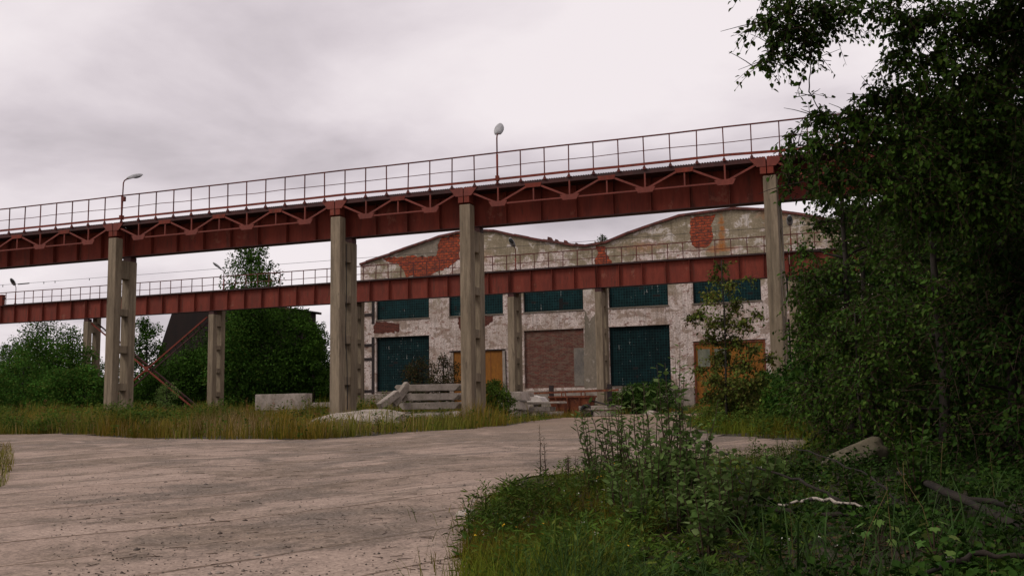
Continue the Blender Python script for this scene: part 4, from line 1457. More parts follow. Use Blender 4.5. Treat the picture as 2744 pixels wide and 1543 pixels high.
def hmul(xy):
    h = np.ones(len(xy))
    for p_, k_ in LOW:
        h = np.where(inpoly(xy[:, 0], xy[:, 1], p_), h * k_, h)
    return h * (0.8 + .3 * np.sin(xy[:, 0] * 1.1 + 1) * np.sin(xy[:, 1] * .9))


def grass_obj(name, xy, hfun, wfun, mat_, label=None, category='grass', lean=(.1, .7)):
    z = G(xy[:, 0], xy[:, 1]) - .02
    P = np.column_stack([xy, z])
    n = len(P)
    V, F4, F3 = blades(P, hfun(n) * hmul(xy), wfun(n), RNG.uniform(*lean, n))
    o = npmesh(name, V, F4, mat_, extra=[F3])
    return tag(o, label, category, None, 'stuff')


def scatter(poly, n, xr, yr, near=0.0, clump=0, cs=.25):
    """random points inside polygon, weighted toward small y if near>0"""
    out = []
    tot = 0
    while tot < n:
        m_ = n * 2
        x = RNG.uniform(*xr, m_)
        if near:
            u_ = RNG.uniform(0, 1, m_)
            y = 1 / ((1 - u_) / yr[0] + u_ / yr[1])      # ~1/y^2
        else:
            y = RNG.uniform(*yr, m_)
        k = inpoly(x, y, poly)
        if clump:
            dn = np.sin(x * clump) * np.sin(y * clump * 1.3 + 1) + np.sin(x * clump * .37 + 2) * np.cos(y * clump * .41)
            k &= RNG.uniform(-1.6, 1, m_) < dn
        out.append(np.column_stack([x[k], y[k]])); tot += k.sum()
    return np.concatenate(out)[:n]


# ------------------------------------------------------------------ field grass on the left
PL = YARD_HOLES['left']
frame_l = lambda xy: xy[(xy[:, 0] > 34.5 - 1.12 * xy[:, 1] - 6)]
xy = frame_l(scatter(PL, 90000, (-45, 21.5), (22.5, 62), 1, .9))
xy = xy + RNG.normal(0, .14, xy.shape)
grass_obj('field_grass', xy, lambda n: RNG.uniform(.45, 1.2, n), lambda n: RNG.uniform(.012, .03, n), L_FIELD, 'tall yellowish green grass along the far side of the yard')
xy = frame_l(scatter(PL, 36000, (-45, 21.5), (22.5, 60), 1, .55))
xy = xy + RNG.normal(0, .22, xy.shape)
grass_obj('green_field_grass', xy, lambda n: RNG.uniform(.2, .55, n), lambda n: RNG.uniform(.014, .03, n), L_GRASS, 'fresh green grass among the field weeds')
dp = [(-6, 33), (8, 28), (14.5, 25.2), (19, 26), (18, 34), (8, 38), (-8, 40)]
xy = scatter(dp, 19000, (-8, 19), (24, 40), 1, 1.2)
grass_obj('dry_grass', xy, lambda n: RNG.uniform(.4, .95, n), lambda n: RNG.uniform(.008, .018, n), L_STRAW, 'dry straw coloured grass in the middle of the field')
xy = frame_l(scatter(PL, 16000, (-45, 21.5), (24, 60), 1, .8))
grass_obj('dry_stalks', xy, lambda n: RNG.uniform(.5, 1.0, n), lambda n: RNG.uniform(.008, .016, n), L_STRAW, 'scattered dry stalks standing above the field grass', lean=(.0, .3))


def weed_obj(name, xy, h, n_l, ll, lw, mat_, label, spread=.16, category='weeds', stems=True, tmin=.12):
    n = len(xy)
    z = G(xy[:, 0], xy[:, 1])
    H = RNG.uniform(h[0], h[1], n) * hmul(xy)
    A = np.column_stack([xy, z])
    tipo = RNG.normal(0, spread * .6, (n, 2))
    B = A + np.column_stack([tipo, H])
    rep = np.repeat(np.arange(n), n_l)
    t = RNG.uniform(tmin, 1, len(rep))[:, None]
    d_ = rdir(len(rep), -.35, .7)
    P = A[rep] * (1 - t) + B[rep] * t + d_ * RNG.uniform(0, spread, (len(rep), 1)) * (1.1 - t * .6)
    L = ll * RNG.uniform(.5, 1.25, len(rep))
    lv = leaves(P, d_, unit(RNG.normal(0, .6, (len(rep), 3)) + np.array([[0, 0, 1.]])), L, L * lw / ll, ll < .06)
    if ll < .06:
        V, F = lv
    else:
        V, F = lv
    if stems:
        st_ = sticks(A, B, np.full(n, .006), np.full(n, .003))
        V, F = cat((V, F), st_)
    return tag(npmesh(name, V, F, mat_), label, category, None, 'stuff')


xy = frame_l(scatter(PL, 2600, (-45, 21.5), (23, 60), 1, .5))
weed_obj('field_weeds', xy, (.4, 1.0), 26, .10, .05, L_WEED, 'leafy green weeds growing through the field grass', .2)
fw_ = [(-20, 31), (3.2, 28.9), (11, 26.4), (10, 33), (0, 40), (-20, 42)]
xy = frame_l(scatter(fw_, 1500, (-20, 12), (26, 42), 1, .7))
weed_obj('front_weeds', xy, (.6, 1.2), 40, .10, .06, L_WEED, 'dark leafy weeds at the left front of the field', .25)
xy = frame_l(scatter(PL, 1800, (-45, 20), (26, 60), 1, .6))
weed_obj('seed_weeds', xy, (.6, 1.05), 14, .05, .035, leaf_mat('dock_seed', [(.16, .075, .04), (.22, .11, .05), (.13, .06, .03)], .8, .1), 'rusty brown seed heads of dock above the grass', .06)
xy = frame_l(scatter(PL, 260, (-45, 18), (28, 50), 1, .6))
weed_obj('yellow_flowers', xy, (.55, .85), 9, .035, .03, L_YEL, 'small yellow flower heads scattered in the field', .07, 'flowers', False, .9)

tall = [(-70, 70), (-45, 44), (2, 36.5), (16, 37), (17.5, 41), (8, 48), (4, 56), (-6, 62), (-6, 70)]
xy = frame_l(scatter(tall, 26000, (-50, 18), (35, 66), 1, .8))
grass_obj('tall_grass', xy, lambda n: RNG.uniform(.7, 1.6, n), lambda n: RNG.uniform(.02, .045, n), L_FIELD, 'higher grass at the back of the field round the columns', lean=(.05, .5))
xy = frame_l(scatter(tall, 1500, (-50, 16), (37, 66), 1, .5))
weed_obj('tall_weeds', xy, (.7, 1.5), 34, .13, .07, L_WEED, 'tall leafy weeds at the back of the field', .25)
xy = frame_l(scatter(tall, 500, (-50, 16), (37, 66), 1, .5))
weed_obj('tall_seed_weeds', xy, (.8, 1.5), 22, .07, .05, MATS['dock_seed'], 'reddish seed heads at the back of the field', .1, 'weeds', True, .5)
# left edge clump
PC = [(3, 23), (12.2, 20.4), (18.0, 15.2), (21.6, 11.8), (23.0, 10.2), (19, 8), (2, 10)]
xy = scatter(PC, 24000, (6, 23.5), (8, 22), 1, 1)
grass_obj('edge_grass', xy, lambda n: RNG.uniform(.12, .4, n), lambda n: RNG.uniform(.006, .012, n), L_FIELD, 'grass tuft at the left frame edge of the yard')
xy = scatter(PC, 260, (8, 23.5), (9, 21), 1, 2)
weed_obj('edge_weeds', xy, (.25, .6), 20, .04, .02, L_AUT, 'small dry weeds at the left frame edge', .12)

# ------------------------------------------------------------------ background trees and bushes
def ft(dx, Y, dytop, wpx, *a, **k):
    p = at(dx, dytop, Y)
    h = p.z - g(p.x, Y)
    w = abs(at(dx + wpx, dytop, Y).x - p.x)
    return far_tree(a[0], p.x, Y, h, w, *a[1:], **k)


BG = 'trees behind the far runway'
ft(632, 77, 606, 260, 'birch_tree', 'tall birch whose crown rises above both runways', 'tree', L_FAR, n=15000, size=.24, shape='spire', group=BG, crown_from=.05)
ft(120, 84, 800, 150, 'birch_tree', 'dark birch standing behind the bushes left of the first far column', 'tree', L_FAR, n=6500, size=.24, shape='birch', group=BG)
ft(185, 86, 818, 90, 'birch_tree', 'thin crowned birch touching the left side of the first far column', 'tree', L_FAR, n=3200, size=.22, shape='birch', group=BG)
ft(372, 78, 790, 90, 'birch_tree', 'light birch between the first near column and the brown hall', 'tree', L_FAR, n=5500, size=.22, shape='birch', group=BG)
ft(690, 79, 768, 210, 'leafy_tree', 'broad dark tree under the far girder right of the tall birch', 'tree', L_FAR, n=11000, size=.24, group=BG, crown_from=.02)
ft(600, 75, 800, 150, 'leafy_tree', 'dark tree directly below the tall birch', 'tree', L_FARG, n=7500, size=.22, group=BG, crown_from=.02)
ft(765, 80, 782, 125, 'leafy_tree', 'rounded dark tree before the right end of the brown hall', 'tree', L_FAR, n=8500, size=.22, group=BG, crown_from=.02)
ft(790, 78, 806, 60, 'leafy_tree', 'dark bushy tree at the right edge of the tree group', 'tree', L_FAR, n=4500, size=.22, group=BG, crown_from=.0)
ft(806, 88, 800, 42, 'leafy_tree', 'slim airy tree against the sky left of the second near column', 'tree', L_FAR, n=1700, size=.2, shape='birch', group=BG, crown_from=.02)
ft(830, 90, 920, 60, 'leafy_tree', 'low bush tree between the second near column and the warehouse', 'tree', L_FAR, n=3000, size=.22, group=BG, crown_from=.0)
ft(470, 74, 880, 140, 'leafy_tree', 'dark tree behind the lower part of the cross brace', 'tree', L_FAR, n=7500, size=.22, group=BG, crown_from=.0)
ft(540, 77, 830, 90, 'leafy_tree', 'dark narrow tree behind the second far column', 'tree', L_FAR, n=6000, size=.22, group=BG, crown_from=.0)
ft(395, 72, 935, 120, 'leafy_bush', 'dark low bush at the foot of the cross brace', 'bush', L_FAR, n=5000, size=.2, shape='bush', group='bushes along the far runway', crown_from=0)
ft(420, 60, 965, 60, 'green_bush', 'bright green bush at the lower end of the cross brace', 'bush', leaf_mat('bright_bush', [(.09, .15, .04), (.13, .19, .05), (.07, .12, .035)], .6, .2, .2), n=1600, size=.12, shape='bush', group='bushes along the far runway', crown_from=0)
for dx, Y, top, w, lb in ((25, 62, 868, 130, 'bush at the lower left frame edge below the far girder'), (95, 60, 846, 170, 'largest rounded green bush left of the first far column'), (175, 61, 866, 120, 'green bush hiding the foot of the first far column'), (60, 56, 915, 170, 'low green bush in front at the left edge of the field'), (215, 58, 925, 95, 'low bush between first far and first near columns'), (150, 56, 930, 120, 'low bush left of the first near column')):
    ft(dx, Y, top, w, 'green_bush', lb, 'bush', L_FARG, n=7000, size=.17, shape='bush', group='bushes along the far runway', crown_from=0)
for dx, Y, top, w, lb in ((10, 120, 858, 40, 'small distant tree at the left frame edge'), (42, 118, 850, 35, 'small distant pointed tree left of the dark birch'), (248, 110, 890, 40, 'small distant tree seen between first far and near columns'), (330, 112, 850, 60, 'distant tree at the right side of the first near column')):
    ft(dx, Y, top, w, 'distant_tree', lb, 'tree', L_FARG, n=1800, size=.3, shape='birch', group='distant trees on the left', crown_from=.0)
# far wood mass closing the horizon
n = 26000
x = RNG.uniform(-150, -14, n); y = RNG.uniform(120, 150, n)
hmax = 5.2 + 1.6 * np.sin(x * .17) + 1.1 * np.sin(x * .53 + 1)
z = RNG.uniform(0, 1, n) ** .8 * hmax + 1
V, F = leaves(np.column_stack([x, y, z]), rdir(n), unit(RNG.normal(0, .7, (n, 3)) + np.array([[0, -.4, .6]])), RNG.uniform(.5, 1.0, n), RNG.uniform(.4, .7, n), True)
tag(npmesh('far_wood', V, F, L_FAR), 'dark distant wood closing the horizon on the left', 'wood', None, 'stuff')

# bushes near the warehouse
for dx, Y, top, w, base, mt, lb, sz, nn in (
        (1062, 66, 902, 110, 0, L_AUT, 'reddish dark bush in front of the left teal window', .13, 3600),
        (1115, 67, 892, 80, 0, L_AUT, 'taller dark bush beside the left yellow door', .13, 2600),
        (1250, 43.5, 958, 75, 0, L_WEED, 'fresh green bush against the third near column', .10, 3200),
        (1225, 45, 1000, 40, 0, L_WEED, 'low green shoots just right of the third near column', .10, 900),
        (1590, 61, 968, 90, 0, L_DARK, 'dark rounded bush under the right teal window', .12, 4000),
        (1655, 61, 962, 110, 0, L_DARK, 'dark wide bush between the right teal window and the panelled door', .12, 4600),
        (1545, 60, 985, 50, 0, L_WEED, 'small weedy bush at the foot of the fourth far column', .11, 1300),
        (1475, 66, 1000, 60, 0, L_WEED, 'low green growth behind the rusty bin', .11, 900)):
    ft(dx, Y, top, w, 'small_bush', lb, 'bush', mt, n=nn, size=sz, shape='bush', group='bushes near the warehouse', crown_from=0)
p = at(1516, 600, BY + .3)
far_tree('roof_shrub', p.x, BY + .25, .75, .95, 'tiny birch shrub growing on the roof valley of the warehouse', 'shrub', L_FAR, n=170, size=.1, z0=ptop(p.x) - .05, shape='birch', crown_from=.15)

# weeds along the warehouse foot and under debris
PB = [(18.0, 56), (19.5, 59.5), (26, 60), (50, 60), (50, 71), (-6, 71), (-6, 60), (16, 58)]
xy = scatter(PB, 12000, (-6, 34), (56, 71), 1, .9)
grass_obj('wall_grass', xy, lambda n: RNG.uniform(.25, .8, n), lambda n: RNG.uniform(.02, .045, n), L_FIELD, 'weedy grass at the foot of the warehouse')
PD = [(9, 40), (19.2, 41), (18.2, 48), (17.8, 56), (8, 58)]
xy = scatter(PD, 5000, (8, 19), (40, 57), 1, 1.1)
grass_obj('debris_grass', xy, lambda n: RNG.uniform(.2, .6, n), lambda n: RNG.uniform(.014, .03, n), L_GRASS, 'green grass between the concrete debris')

# slim alder in front of the panelled door
base = at(1828, 1040, 33.5)
bz = g(base.x, 33.5)
cl = []
for dx, dy, r_ in ((1815, 668, .28), (1800, 700, .3), (1835, 720, .3), (1790, 745, .4), (1850, 770, .4), (1760, 790, .35), (1810, 810, .5), (1870, 815, .4), (1735, 800, .22), (1790, 850, .45), (1850, 860, .5), (1895, 880, .35), (1815, 905, .55), (1870, 920, .5), (1765, 930, .3), (1800, 960, .55), (1860, 975, .55), (1905, 960, .4), (1780, 1000, .4), (1840, 1015, .5), (1900, 1010, .45), (1935, 900, .3), (1950, 1000, .4), (1880, 700, .18), (1905, 790, .25)):
    yy = 33.5 + random.uniform(-.6, .6)
    w_ = at(dx, dy, yy)
    cl.append((w_.x, yy, w_.z, r_))
big_tree('alder_tree', (base.x, 33.5, bz), tuple(at(1815, 655, 33.5)), cl, 'slender alder with sparse yellowing leaves before the panelled yellow door', 'tree', L_ALD, M_BARKD, tw=80, nl=8, ll=.12, lw=.085, r_tr=.045, simple=True, twL=.5, tsides=7)

for dx, Y, top, w, lb, mt in ((1850, 34.5, 960, 150, 'yellowish leafy shrub around the foot of the alder', L_ALD), (1930, 36, 940, 130, 'dark shrub between the alder and the fourth near column', L_FARG), (1985, 33, 960, 120, 'dark shrub in front of the fourth near column', L_FARG)):
    ft(dx, Y, top, w, 'leafy_bush', lb, 'bush', mt, n=4200, size=.12, shape='bush', group='shrubs by the alder', crown_from=0)
# ------------------------------------------------------------------ big tree on the right
def cw(lst):
    out = []
    for dx, dy, Y, r_ in lst:
        w_ = at(dx, dy, Y); out.append((w_.x, Y, w_.z, r_))
    return out


upper = cw([
    (1985, 15, 12.2, .35), (2060, 20, 12.4, .4), (1930, 50, 12.2, .22), (1885, 62, 12.1, .10), (1975, 80, 12.2, .3), (2030, 95, 12.3, .28), (1945, 120, 12.2, .2), (1915, 150, 12.2, .14), (1990, 140, 12.3, .18), (2040, 140, 12.3, .12), (1893, 172, 12.2, .07), (1945, 178, 12.2, .07), (2080, 60, 12.5, .25),
    (2130, 20, 12.8, .25), (2190, 20, 13, .2), (2260, 30, 13.2, .35), (2300, 80, 13.3, .4), (2370, 40, 13.5, .5), (2440, 90, 13.8, .55), (2520, 40, 14, .6), (2560, 150, 14, .6),
    (2270, 160, 13.2, .35), (2350, 150, 13.4, .45), (2440, 200, 13.6, .55), (2200, 240, 13, .2), (2035, 232, 12.8, .06), (2240, 250, 13.1, .4), (2150, 290, 12.9, .35), (2080, 300, 12.8, .28), (2040, 290, 12.7, .15), (2330, 260, 13.3, .5), (2440, 310, 13.5, .6), (2550, 280, 13.8, .7),
    (2200, 340, 12.9, .4), (2110, 370, 12.7, .32), (2050, 360, 12.6, .25), (2000, 370, 12.6, .18), (1990, 330, 12.6, .12), (2290, 370, 13, .5), (2400, 400, 13.3, .6), (2520, 400, 13.5, .7),
    (1985, 430, 12.5, .18), (2040, 430, 12.5, .28), (2110, 450, 12.6, .35), (2200, 440, 12.8, .4), (2300, 470, 13, .5), (2420, 500, 13.2, .6), (2540, 520, 13.5, .7), (1980, 470, 12.5, .1), (2230, 520, 13.2, .25), (2330, 560, 13.4, .45)])
big_tree('poplar_tree', (38.2, 13.6, g(38, 13.6)), (37.6, 14.0, 9.5), upper + [(36.8, 14.5, 7.5, .9), (37.5, 13.2, 8.2, 1.0), (36.2, 13.8, 6.6, .7), (36.5, 12, 7.2, .9), (35.4, 11.6, 6.9, .8), (34.4, 11.3, 6.6, .8), (36.8, 10.5, 7.0, .9), (35.6, 10.0, 6.6, .9), (34.6, 9.7, 6.2, .8), (33.6, 10.6, 6.3, .7), (37.2, 9.0, 7.0, .9), (36.0, 8.4, 6.2, .9), (35.0, 8.0, 5.8, .8), (37.5, 11.2, 8, 1.0), (36.2, 11.2, 8.2, 1.0), (35.0, 12.6, 7.8, .9)],  # clumps after upper: unseen overhang added above the frame to shade the verge
         'large poplar overhanging from the right frame edge, single leaves standing out against the sky', 'tree', L_POP, M_BARKD, tw=120, nl=9, ll=.078, lw=.050, r_tr=.2, twL=.42, droop=.45)


def thicket_tree(name, x, y, h, w, n, label, lm=L_DARK, ll=.082, nc=26, z_from=.05, lean=0.0, rt=.09):
    cl = []
    z0 = g(x, y)
    for k in range(nc):
        t = z_from + (1 - z_from) * ((k + random.random()) / nc)
        env = math.sin(math.pi * min(1, .2 + .75 * t)) ** .7
        a = random.uniform(0, 6.283)
        rr_ = w / 2 * env * random.uniform(.3, 1)
        cl.append((x + math.cos(a) * rr_ + lean * t, y + math.sin(a) * rr_, z0 + h * t, w * .2 * random.uniform(.7, 1.2)))
    return big_tree(name, (x, y, z0), (x + lean, y, z0 + h), cl, label, 'tree', lm, M_BARKD, tw=n, nl=8, ll=ll, lw=ll * .68, r_tr=rt, twL=.5, simple=ll > .1, group='thicket under the big poplar', tsides=7)


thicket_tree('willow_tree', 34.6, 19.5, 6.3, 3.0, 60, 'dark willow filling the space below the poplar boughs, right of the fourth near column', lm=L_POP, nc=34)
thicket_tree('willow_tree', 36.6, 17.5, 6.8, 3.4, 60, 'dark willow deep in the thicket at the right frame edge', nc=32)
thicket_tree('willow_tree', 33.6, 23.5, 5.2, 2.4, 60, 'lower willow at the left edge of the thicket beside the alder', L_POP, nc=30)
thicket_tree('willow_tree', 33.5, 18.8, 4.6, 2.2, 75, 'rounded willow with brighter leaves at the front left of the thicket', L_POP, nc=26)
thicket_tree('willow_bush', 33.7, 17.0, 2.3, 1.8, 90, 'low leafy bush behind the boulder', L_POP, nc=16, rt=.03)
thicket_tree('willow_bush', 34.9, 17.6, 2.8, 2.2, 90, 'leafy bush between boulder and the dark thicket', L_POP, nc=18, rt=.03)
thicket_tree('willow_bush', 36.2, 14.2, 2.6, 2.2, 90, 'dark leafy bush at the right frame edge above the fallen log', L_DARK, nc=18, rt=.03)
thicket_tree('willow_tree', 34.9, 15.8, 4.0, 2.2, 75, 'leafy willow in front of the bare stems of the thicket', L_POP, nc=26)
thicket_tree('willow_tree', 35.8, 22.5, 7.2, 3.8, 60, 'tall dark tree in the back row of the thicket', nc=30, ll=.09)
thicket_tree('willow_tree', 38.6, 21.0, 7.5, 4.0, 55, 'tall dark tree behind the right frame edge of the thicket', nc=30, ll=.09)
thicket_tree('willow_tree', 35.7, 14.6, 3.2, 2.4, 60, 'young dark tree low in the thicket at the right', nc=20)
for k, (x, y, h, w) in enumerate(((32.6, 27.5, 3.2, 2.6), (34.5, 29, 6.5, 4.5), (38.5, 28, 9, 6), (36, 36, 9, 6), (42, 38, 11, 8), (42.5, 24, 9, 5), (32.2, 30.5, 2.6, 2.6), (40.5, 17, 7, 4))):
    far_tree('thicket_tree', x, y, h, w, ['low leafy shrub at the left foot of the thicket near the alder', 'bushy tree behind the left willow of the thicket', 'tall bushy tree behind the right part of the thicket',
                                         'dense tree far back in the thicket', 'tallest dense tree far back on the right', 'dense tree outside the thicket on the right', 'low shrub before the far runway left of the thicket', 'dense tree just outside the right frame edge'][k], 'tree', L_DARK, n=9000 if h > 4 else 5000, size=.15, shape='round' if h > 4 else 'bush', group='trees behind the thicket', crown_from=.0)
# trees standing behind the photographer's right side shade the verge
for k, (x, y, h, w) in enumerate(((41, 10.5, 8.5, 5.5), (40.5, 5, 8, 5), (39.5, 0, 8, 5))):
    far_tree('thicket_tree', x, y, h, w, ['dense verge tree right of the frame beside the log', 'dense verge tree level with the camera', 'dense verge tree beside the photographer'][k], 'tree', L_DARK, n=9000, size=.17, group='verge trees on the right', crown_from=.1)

# ------------------------------------------------------------------ right verge undergrowth
PR = YARD_HOLES['right']
PRn = [(33.0, 3), (32.1, 5.4), (31.45, 6.9), (30.9, 8.1), (30.5, 8.9), (30.15, 9.9), (29.7, 11.7), (29.8, 13.3), (30.2, 14.3), (30.7, 15.7), (31.3, 17.3), (32.4, 17.6), (32.7, 18.8), (34, 20), (37, 20), (37, 3)]
xy = scatter(PRn, 110000, (29.5, 37), (4.0, 20), 1, 2.2)
xy = xy[(xy[:, 0] < 32.9 + RNG.normal(0, .4, len(xy)))]
xy = xy + RNG.normal(0, .07, xy.shape) * (1 + 2.5 * (RNG.uniform(0, 1, (len(xy), 1)) > .9))
grass_obj('verge_grass', xy, lambda n: RNG.uniform(.08, .48, n), lambda n: RNG.uniform(.004, .008, n), L_GRASS, 'green grass on the verge in the right foreground', lean=(.2, .9))
xy = scatter(PRn, 26000, (29.5, 37), (4.0, 20), 1, 1.6)
xy = xy[xy[:, 0] > 32.3]
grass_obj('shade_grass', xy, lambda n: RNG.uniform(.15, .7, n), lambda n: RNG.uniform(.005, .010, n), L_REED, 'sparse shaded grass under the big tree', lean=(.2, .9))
xy = scatter(PRn, 1000, (29.7, 36), (6, 20), 1, 1.6)
weed_obj('verge_weeds', xy[xy[:, 0] < 33.6], (.15, .55), 30, .075, .018, L_WEED, 'small leaved weeds on the verge', .14)
xy = scatter(PRn, 500, (29.9, 36), (6, 20), 1, 1.8)
weed_obj('clover_weeds', xy, (.1, .38), 26, .035, .018, L_WEED, 'low clover like plants among the verge grass', .12)
xy = scatter(PRn, 800, (31.0, 36.5), (6, 20), 1, 1.0)
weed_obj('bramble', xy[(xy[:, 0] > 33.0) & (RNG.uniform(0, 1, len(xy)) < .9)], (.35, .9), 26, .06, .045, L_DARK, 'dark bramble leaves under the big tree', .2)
xy = scatter(PRn, 70, (30, 33), (7, 14), 1)
weed_obj('verge_yellow_flowers', xy, (.25, .42), 2, .022, .02, L_YEL, 'yellow flowers on the verge', .02, 'flowers', False, .97)
xy = scatter(PRn, 80, (30, 34), (7, 15), 1)
weed_obj('verge_white_flowers', xy, (.25, .45), 4, .016, .014, L_WHT, 'small white flower heads on the verge', .02, 'flowers', False, .97)
xy = scatter(PRn, 420, (30, 31.6), (6, 13), 1)
weed_obj('verge_seed_heads', xy, (.15, .35), 5, .016, .014, L_LIT, 'dark dry seed heads at the road edge', .03)
xy = scatter(PRn, 5000, (31.5, 37), (5, 20), 1)
z = G(xy[:, 0], xy[:, 1]) + .03
V, F = leaves(np.column_stack([xy, z]), rdir(len(xy), -.1, .2), unit(RNG.normal(0, .35, (len(xy), 3)) + np.array([[0, 0, 1.]])), RNG.uniform(.04, .09, len(xy)), RNG.uniform(.03, .05, len(xy)))
tag(npmesh('leaf_litter', V, F, L_LIT), 'brown fallen leaves under the big tree', 'leaf litter', None, 'stuff')
# verge behind, up to the far runway
PRf = [(32.5, 18.8), (32.6, 21.3), (31.6, 22.6), (29.9, 25.0), (28.0, 31), (26.7, 38), (26.2, 50), (45, 50), (45, 19)]
xy = scatter(PRf, 26000, (26, 40), (19, 50), 1, 1.4)
grass_obj('back_verge_grass', xy, lambda n: RNG.uniform(.2, .6, n), lambda n: RNG.uniform(.010, .022, n), L_GRASS, 'grass on the shaded verge beyond the yard')
xy = scatter(PRf, 1000, (26, 38), (20, 45), 1, 1)
weed_obj('back_verge_weeds', xy, (.3, .9), 26, .08, .05, L_WEED, 'leafy weeds on the shaded verge beyond the yard', .22)


def sapling(name, x, y, h, n_st, ll, lw, label, mat_, spread=.25, nl=26, group='saplings on the verge', upleaf=.5):
    z0 = g(x, y)
    root = empty(name, (x, y, z0), 0, label, 'sapling', group)
    mb = MB()
    Lp, Ld, Ll = [], [], []
    for s_ in range(n_st):
        a = random.uniform(0, 6.283); hh_ = h * random.uniform(.65, 1)
        tip = Vector((math.cos(a) * spread * random.uniform(.3, 1) * hh_, math.sin(a) * spread * random.uniform(.3, 1) * hh_, hh_))
        b0_ = Vector((math.cos(a) * .05, math.sin(a) * .05, -.03))
        pts = branch_tube(mb, b0_, tip, .007 + .004 * h, .002, 0, 6, .02, 5)
        for k in range(nl):
            t = .18 + .82 * (k + random.random() * .5) / nl
            i_ = min(5, int(t * 6)); fr_ = t * 6 - i_
            p_ = pts[i_].lerp(pts[min(6, i_ + 1)], min(1, fr_))
            az = k * 2.4 + random.gauss(0, .3)
            Lp.append(p_ + Vector((math.cos(az), math.sin(az), 0)) * .012)
            Ld.append(Vector((math.cos(az), math.sin(az), upleaf + random.gauss(0, .3))))
            Ll.append(ll * random.uniform(.6, 1.15) * (1.15 - .5 * t))
    mb.build('stem', M_TWIG, root, smooth=True)
    Lp = np.array([tuple(q) for q in Lp]); Ld = np.array([tuple(q) for q in Ld]); Ll = np.array(Ll)
    V, F = leaves(Lp, Ld, unit(RNG.normal(0, .4, (len(Lp), 3)) + np.array([[0, 0, 1.]])), Ll, Ll * lw / ll)
    npmesh('foliage', V, F, mat_, root)
    return root


SAPS = [
    (1500, 1190, 12.6, 1.0, 4, .085, .026, 'willow_sapling', 'pale willow sapling leaning left over the yard, leftmost of the tall saplings'),
    (1560, 1200, 12.0, 1.25, 5, .085, .028, 'willow_sapling', 'tall willow sapling with narrow leaves in the middle of the verge group'),
    (1610, 1210, 11.4, 1.15, 4, .08, .028, 'willow_sapling', 'narrow leaved sapling just right of the tallest willow sapling'),
    (1650, 1200, 12.2, 1.3, 4, .085, .03, 'willow_sapling', 'willow sapling reaching up before the yard behind the poplar shoots'),
    (1700, 1230, 10.6, 1.75, 2, .075, .045, 'poplar_sapling', 'tallest poplar shoot reaching up to the white wall beside the panelled door'),
    (1740, 1240, 10.4, 1.2, 4, .07, .055, 'poplar_sapling', 'poplar sapling with round leaves at the right of the group'),
    (1690, 1250, 10.0, 1.0, 4, .065, .05, 'poplar_sapling', 'bushy poplar sapling in the middle of the verge group'),
    (1640, 1260, 9.9, .9, 4, .065, .045, 'poplar_sapling', 'shorter poplar sapling below the tall willow saplings'),
    (1780, 1290, 9.6, .8, 3, .06, .05, 'poplar_sapling', 'round leaved poplar sapling beside the dark leaning pole'),
    (1850, 1330, 8.8, .75, 4, .06, .055, 'poplar_sapling', 'low poplar sapling in the lower middle of the verge'),
    (1780, 1380, 7.9, .55, 4, .055, .045, 'poplar_sapling', 'small poplar sapling near the bottom edge of the photo'),
    (1560, 1290, 9.8, .6, 5, .06, .03, 'willow_sapling', 'low willow shoots in the grass left of the poplar saplings'),
    (1600, 1340, 8.8, .5, 5, .055, .03, 'willow_sapling', 'low dense shoots near the centre bottom of the verge'),
    (1700, 1330, 8.9, .6, 5, .055, .035, 'willow_sapling', 'dense leafy shoots below the group of saplings'),
    (1900, 1230, 10.6, .6, 3, .06, .05, 'poplar_sapling', 'small poplar shoots growing around the leaning pole'),
    (1960, 1200, 12.0, .6, 4, .06, .045, 'poplar_sapling', 'poplar shoots at the yard edge left of the boulder'),
    (1480, 1240, 11.0, .5, 5, .05, .022, 'willow_sapling', 'low narrow leaved shoots at the left side of the verge'),
    (2160, 1260, 10.2, .5, 4, .06, .04, 'poplar_sapling', 'dim shoots in front of the boulder'),
    (2300, 1200, 11.0, .9, 4, .07, .05, 'poplar_sapling', 'dim leafy shoots right of the boulder'),
]
for dx, dy, Y, h, ns, ll, lw, nm, lb in SAPS:
    p = at(dx, dy, Y)
    sapling(nm, p.x, Y, h, ns + 5, ll * 1.65, lw * 1.75, lb, L_SAP if 'dim' not in lb else L_POP,   .42 if h < 1.5 else .15, 19 if h < 1.5 else 26)
p = at(1365, 1200, 13.0)
sapling('mugwort_plant', p.x, 13.0, .75, 2, .05, .02, 'single dry mugwort stalk standing alone at the yard edge', L_AUT, .1, 34, 'weeds on the verge')
p = at(1440, 1200, 12.8)
sapling('mugwort_plant', p.x, 12.8, .5, 4, .045, .018, 'short mugwort stalks right of the lone tall one', L_AUT, .2, 26, 'weeds on the verge')

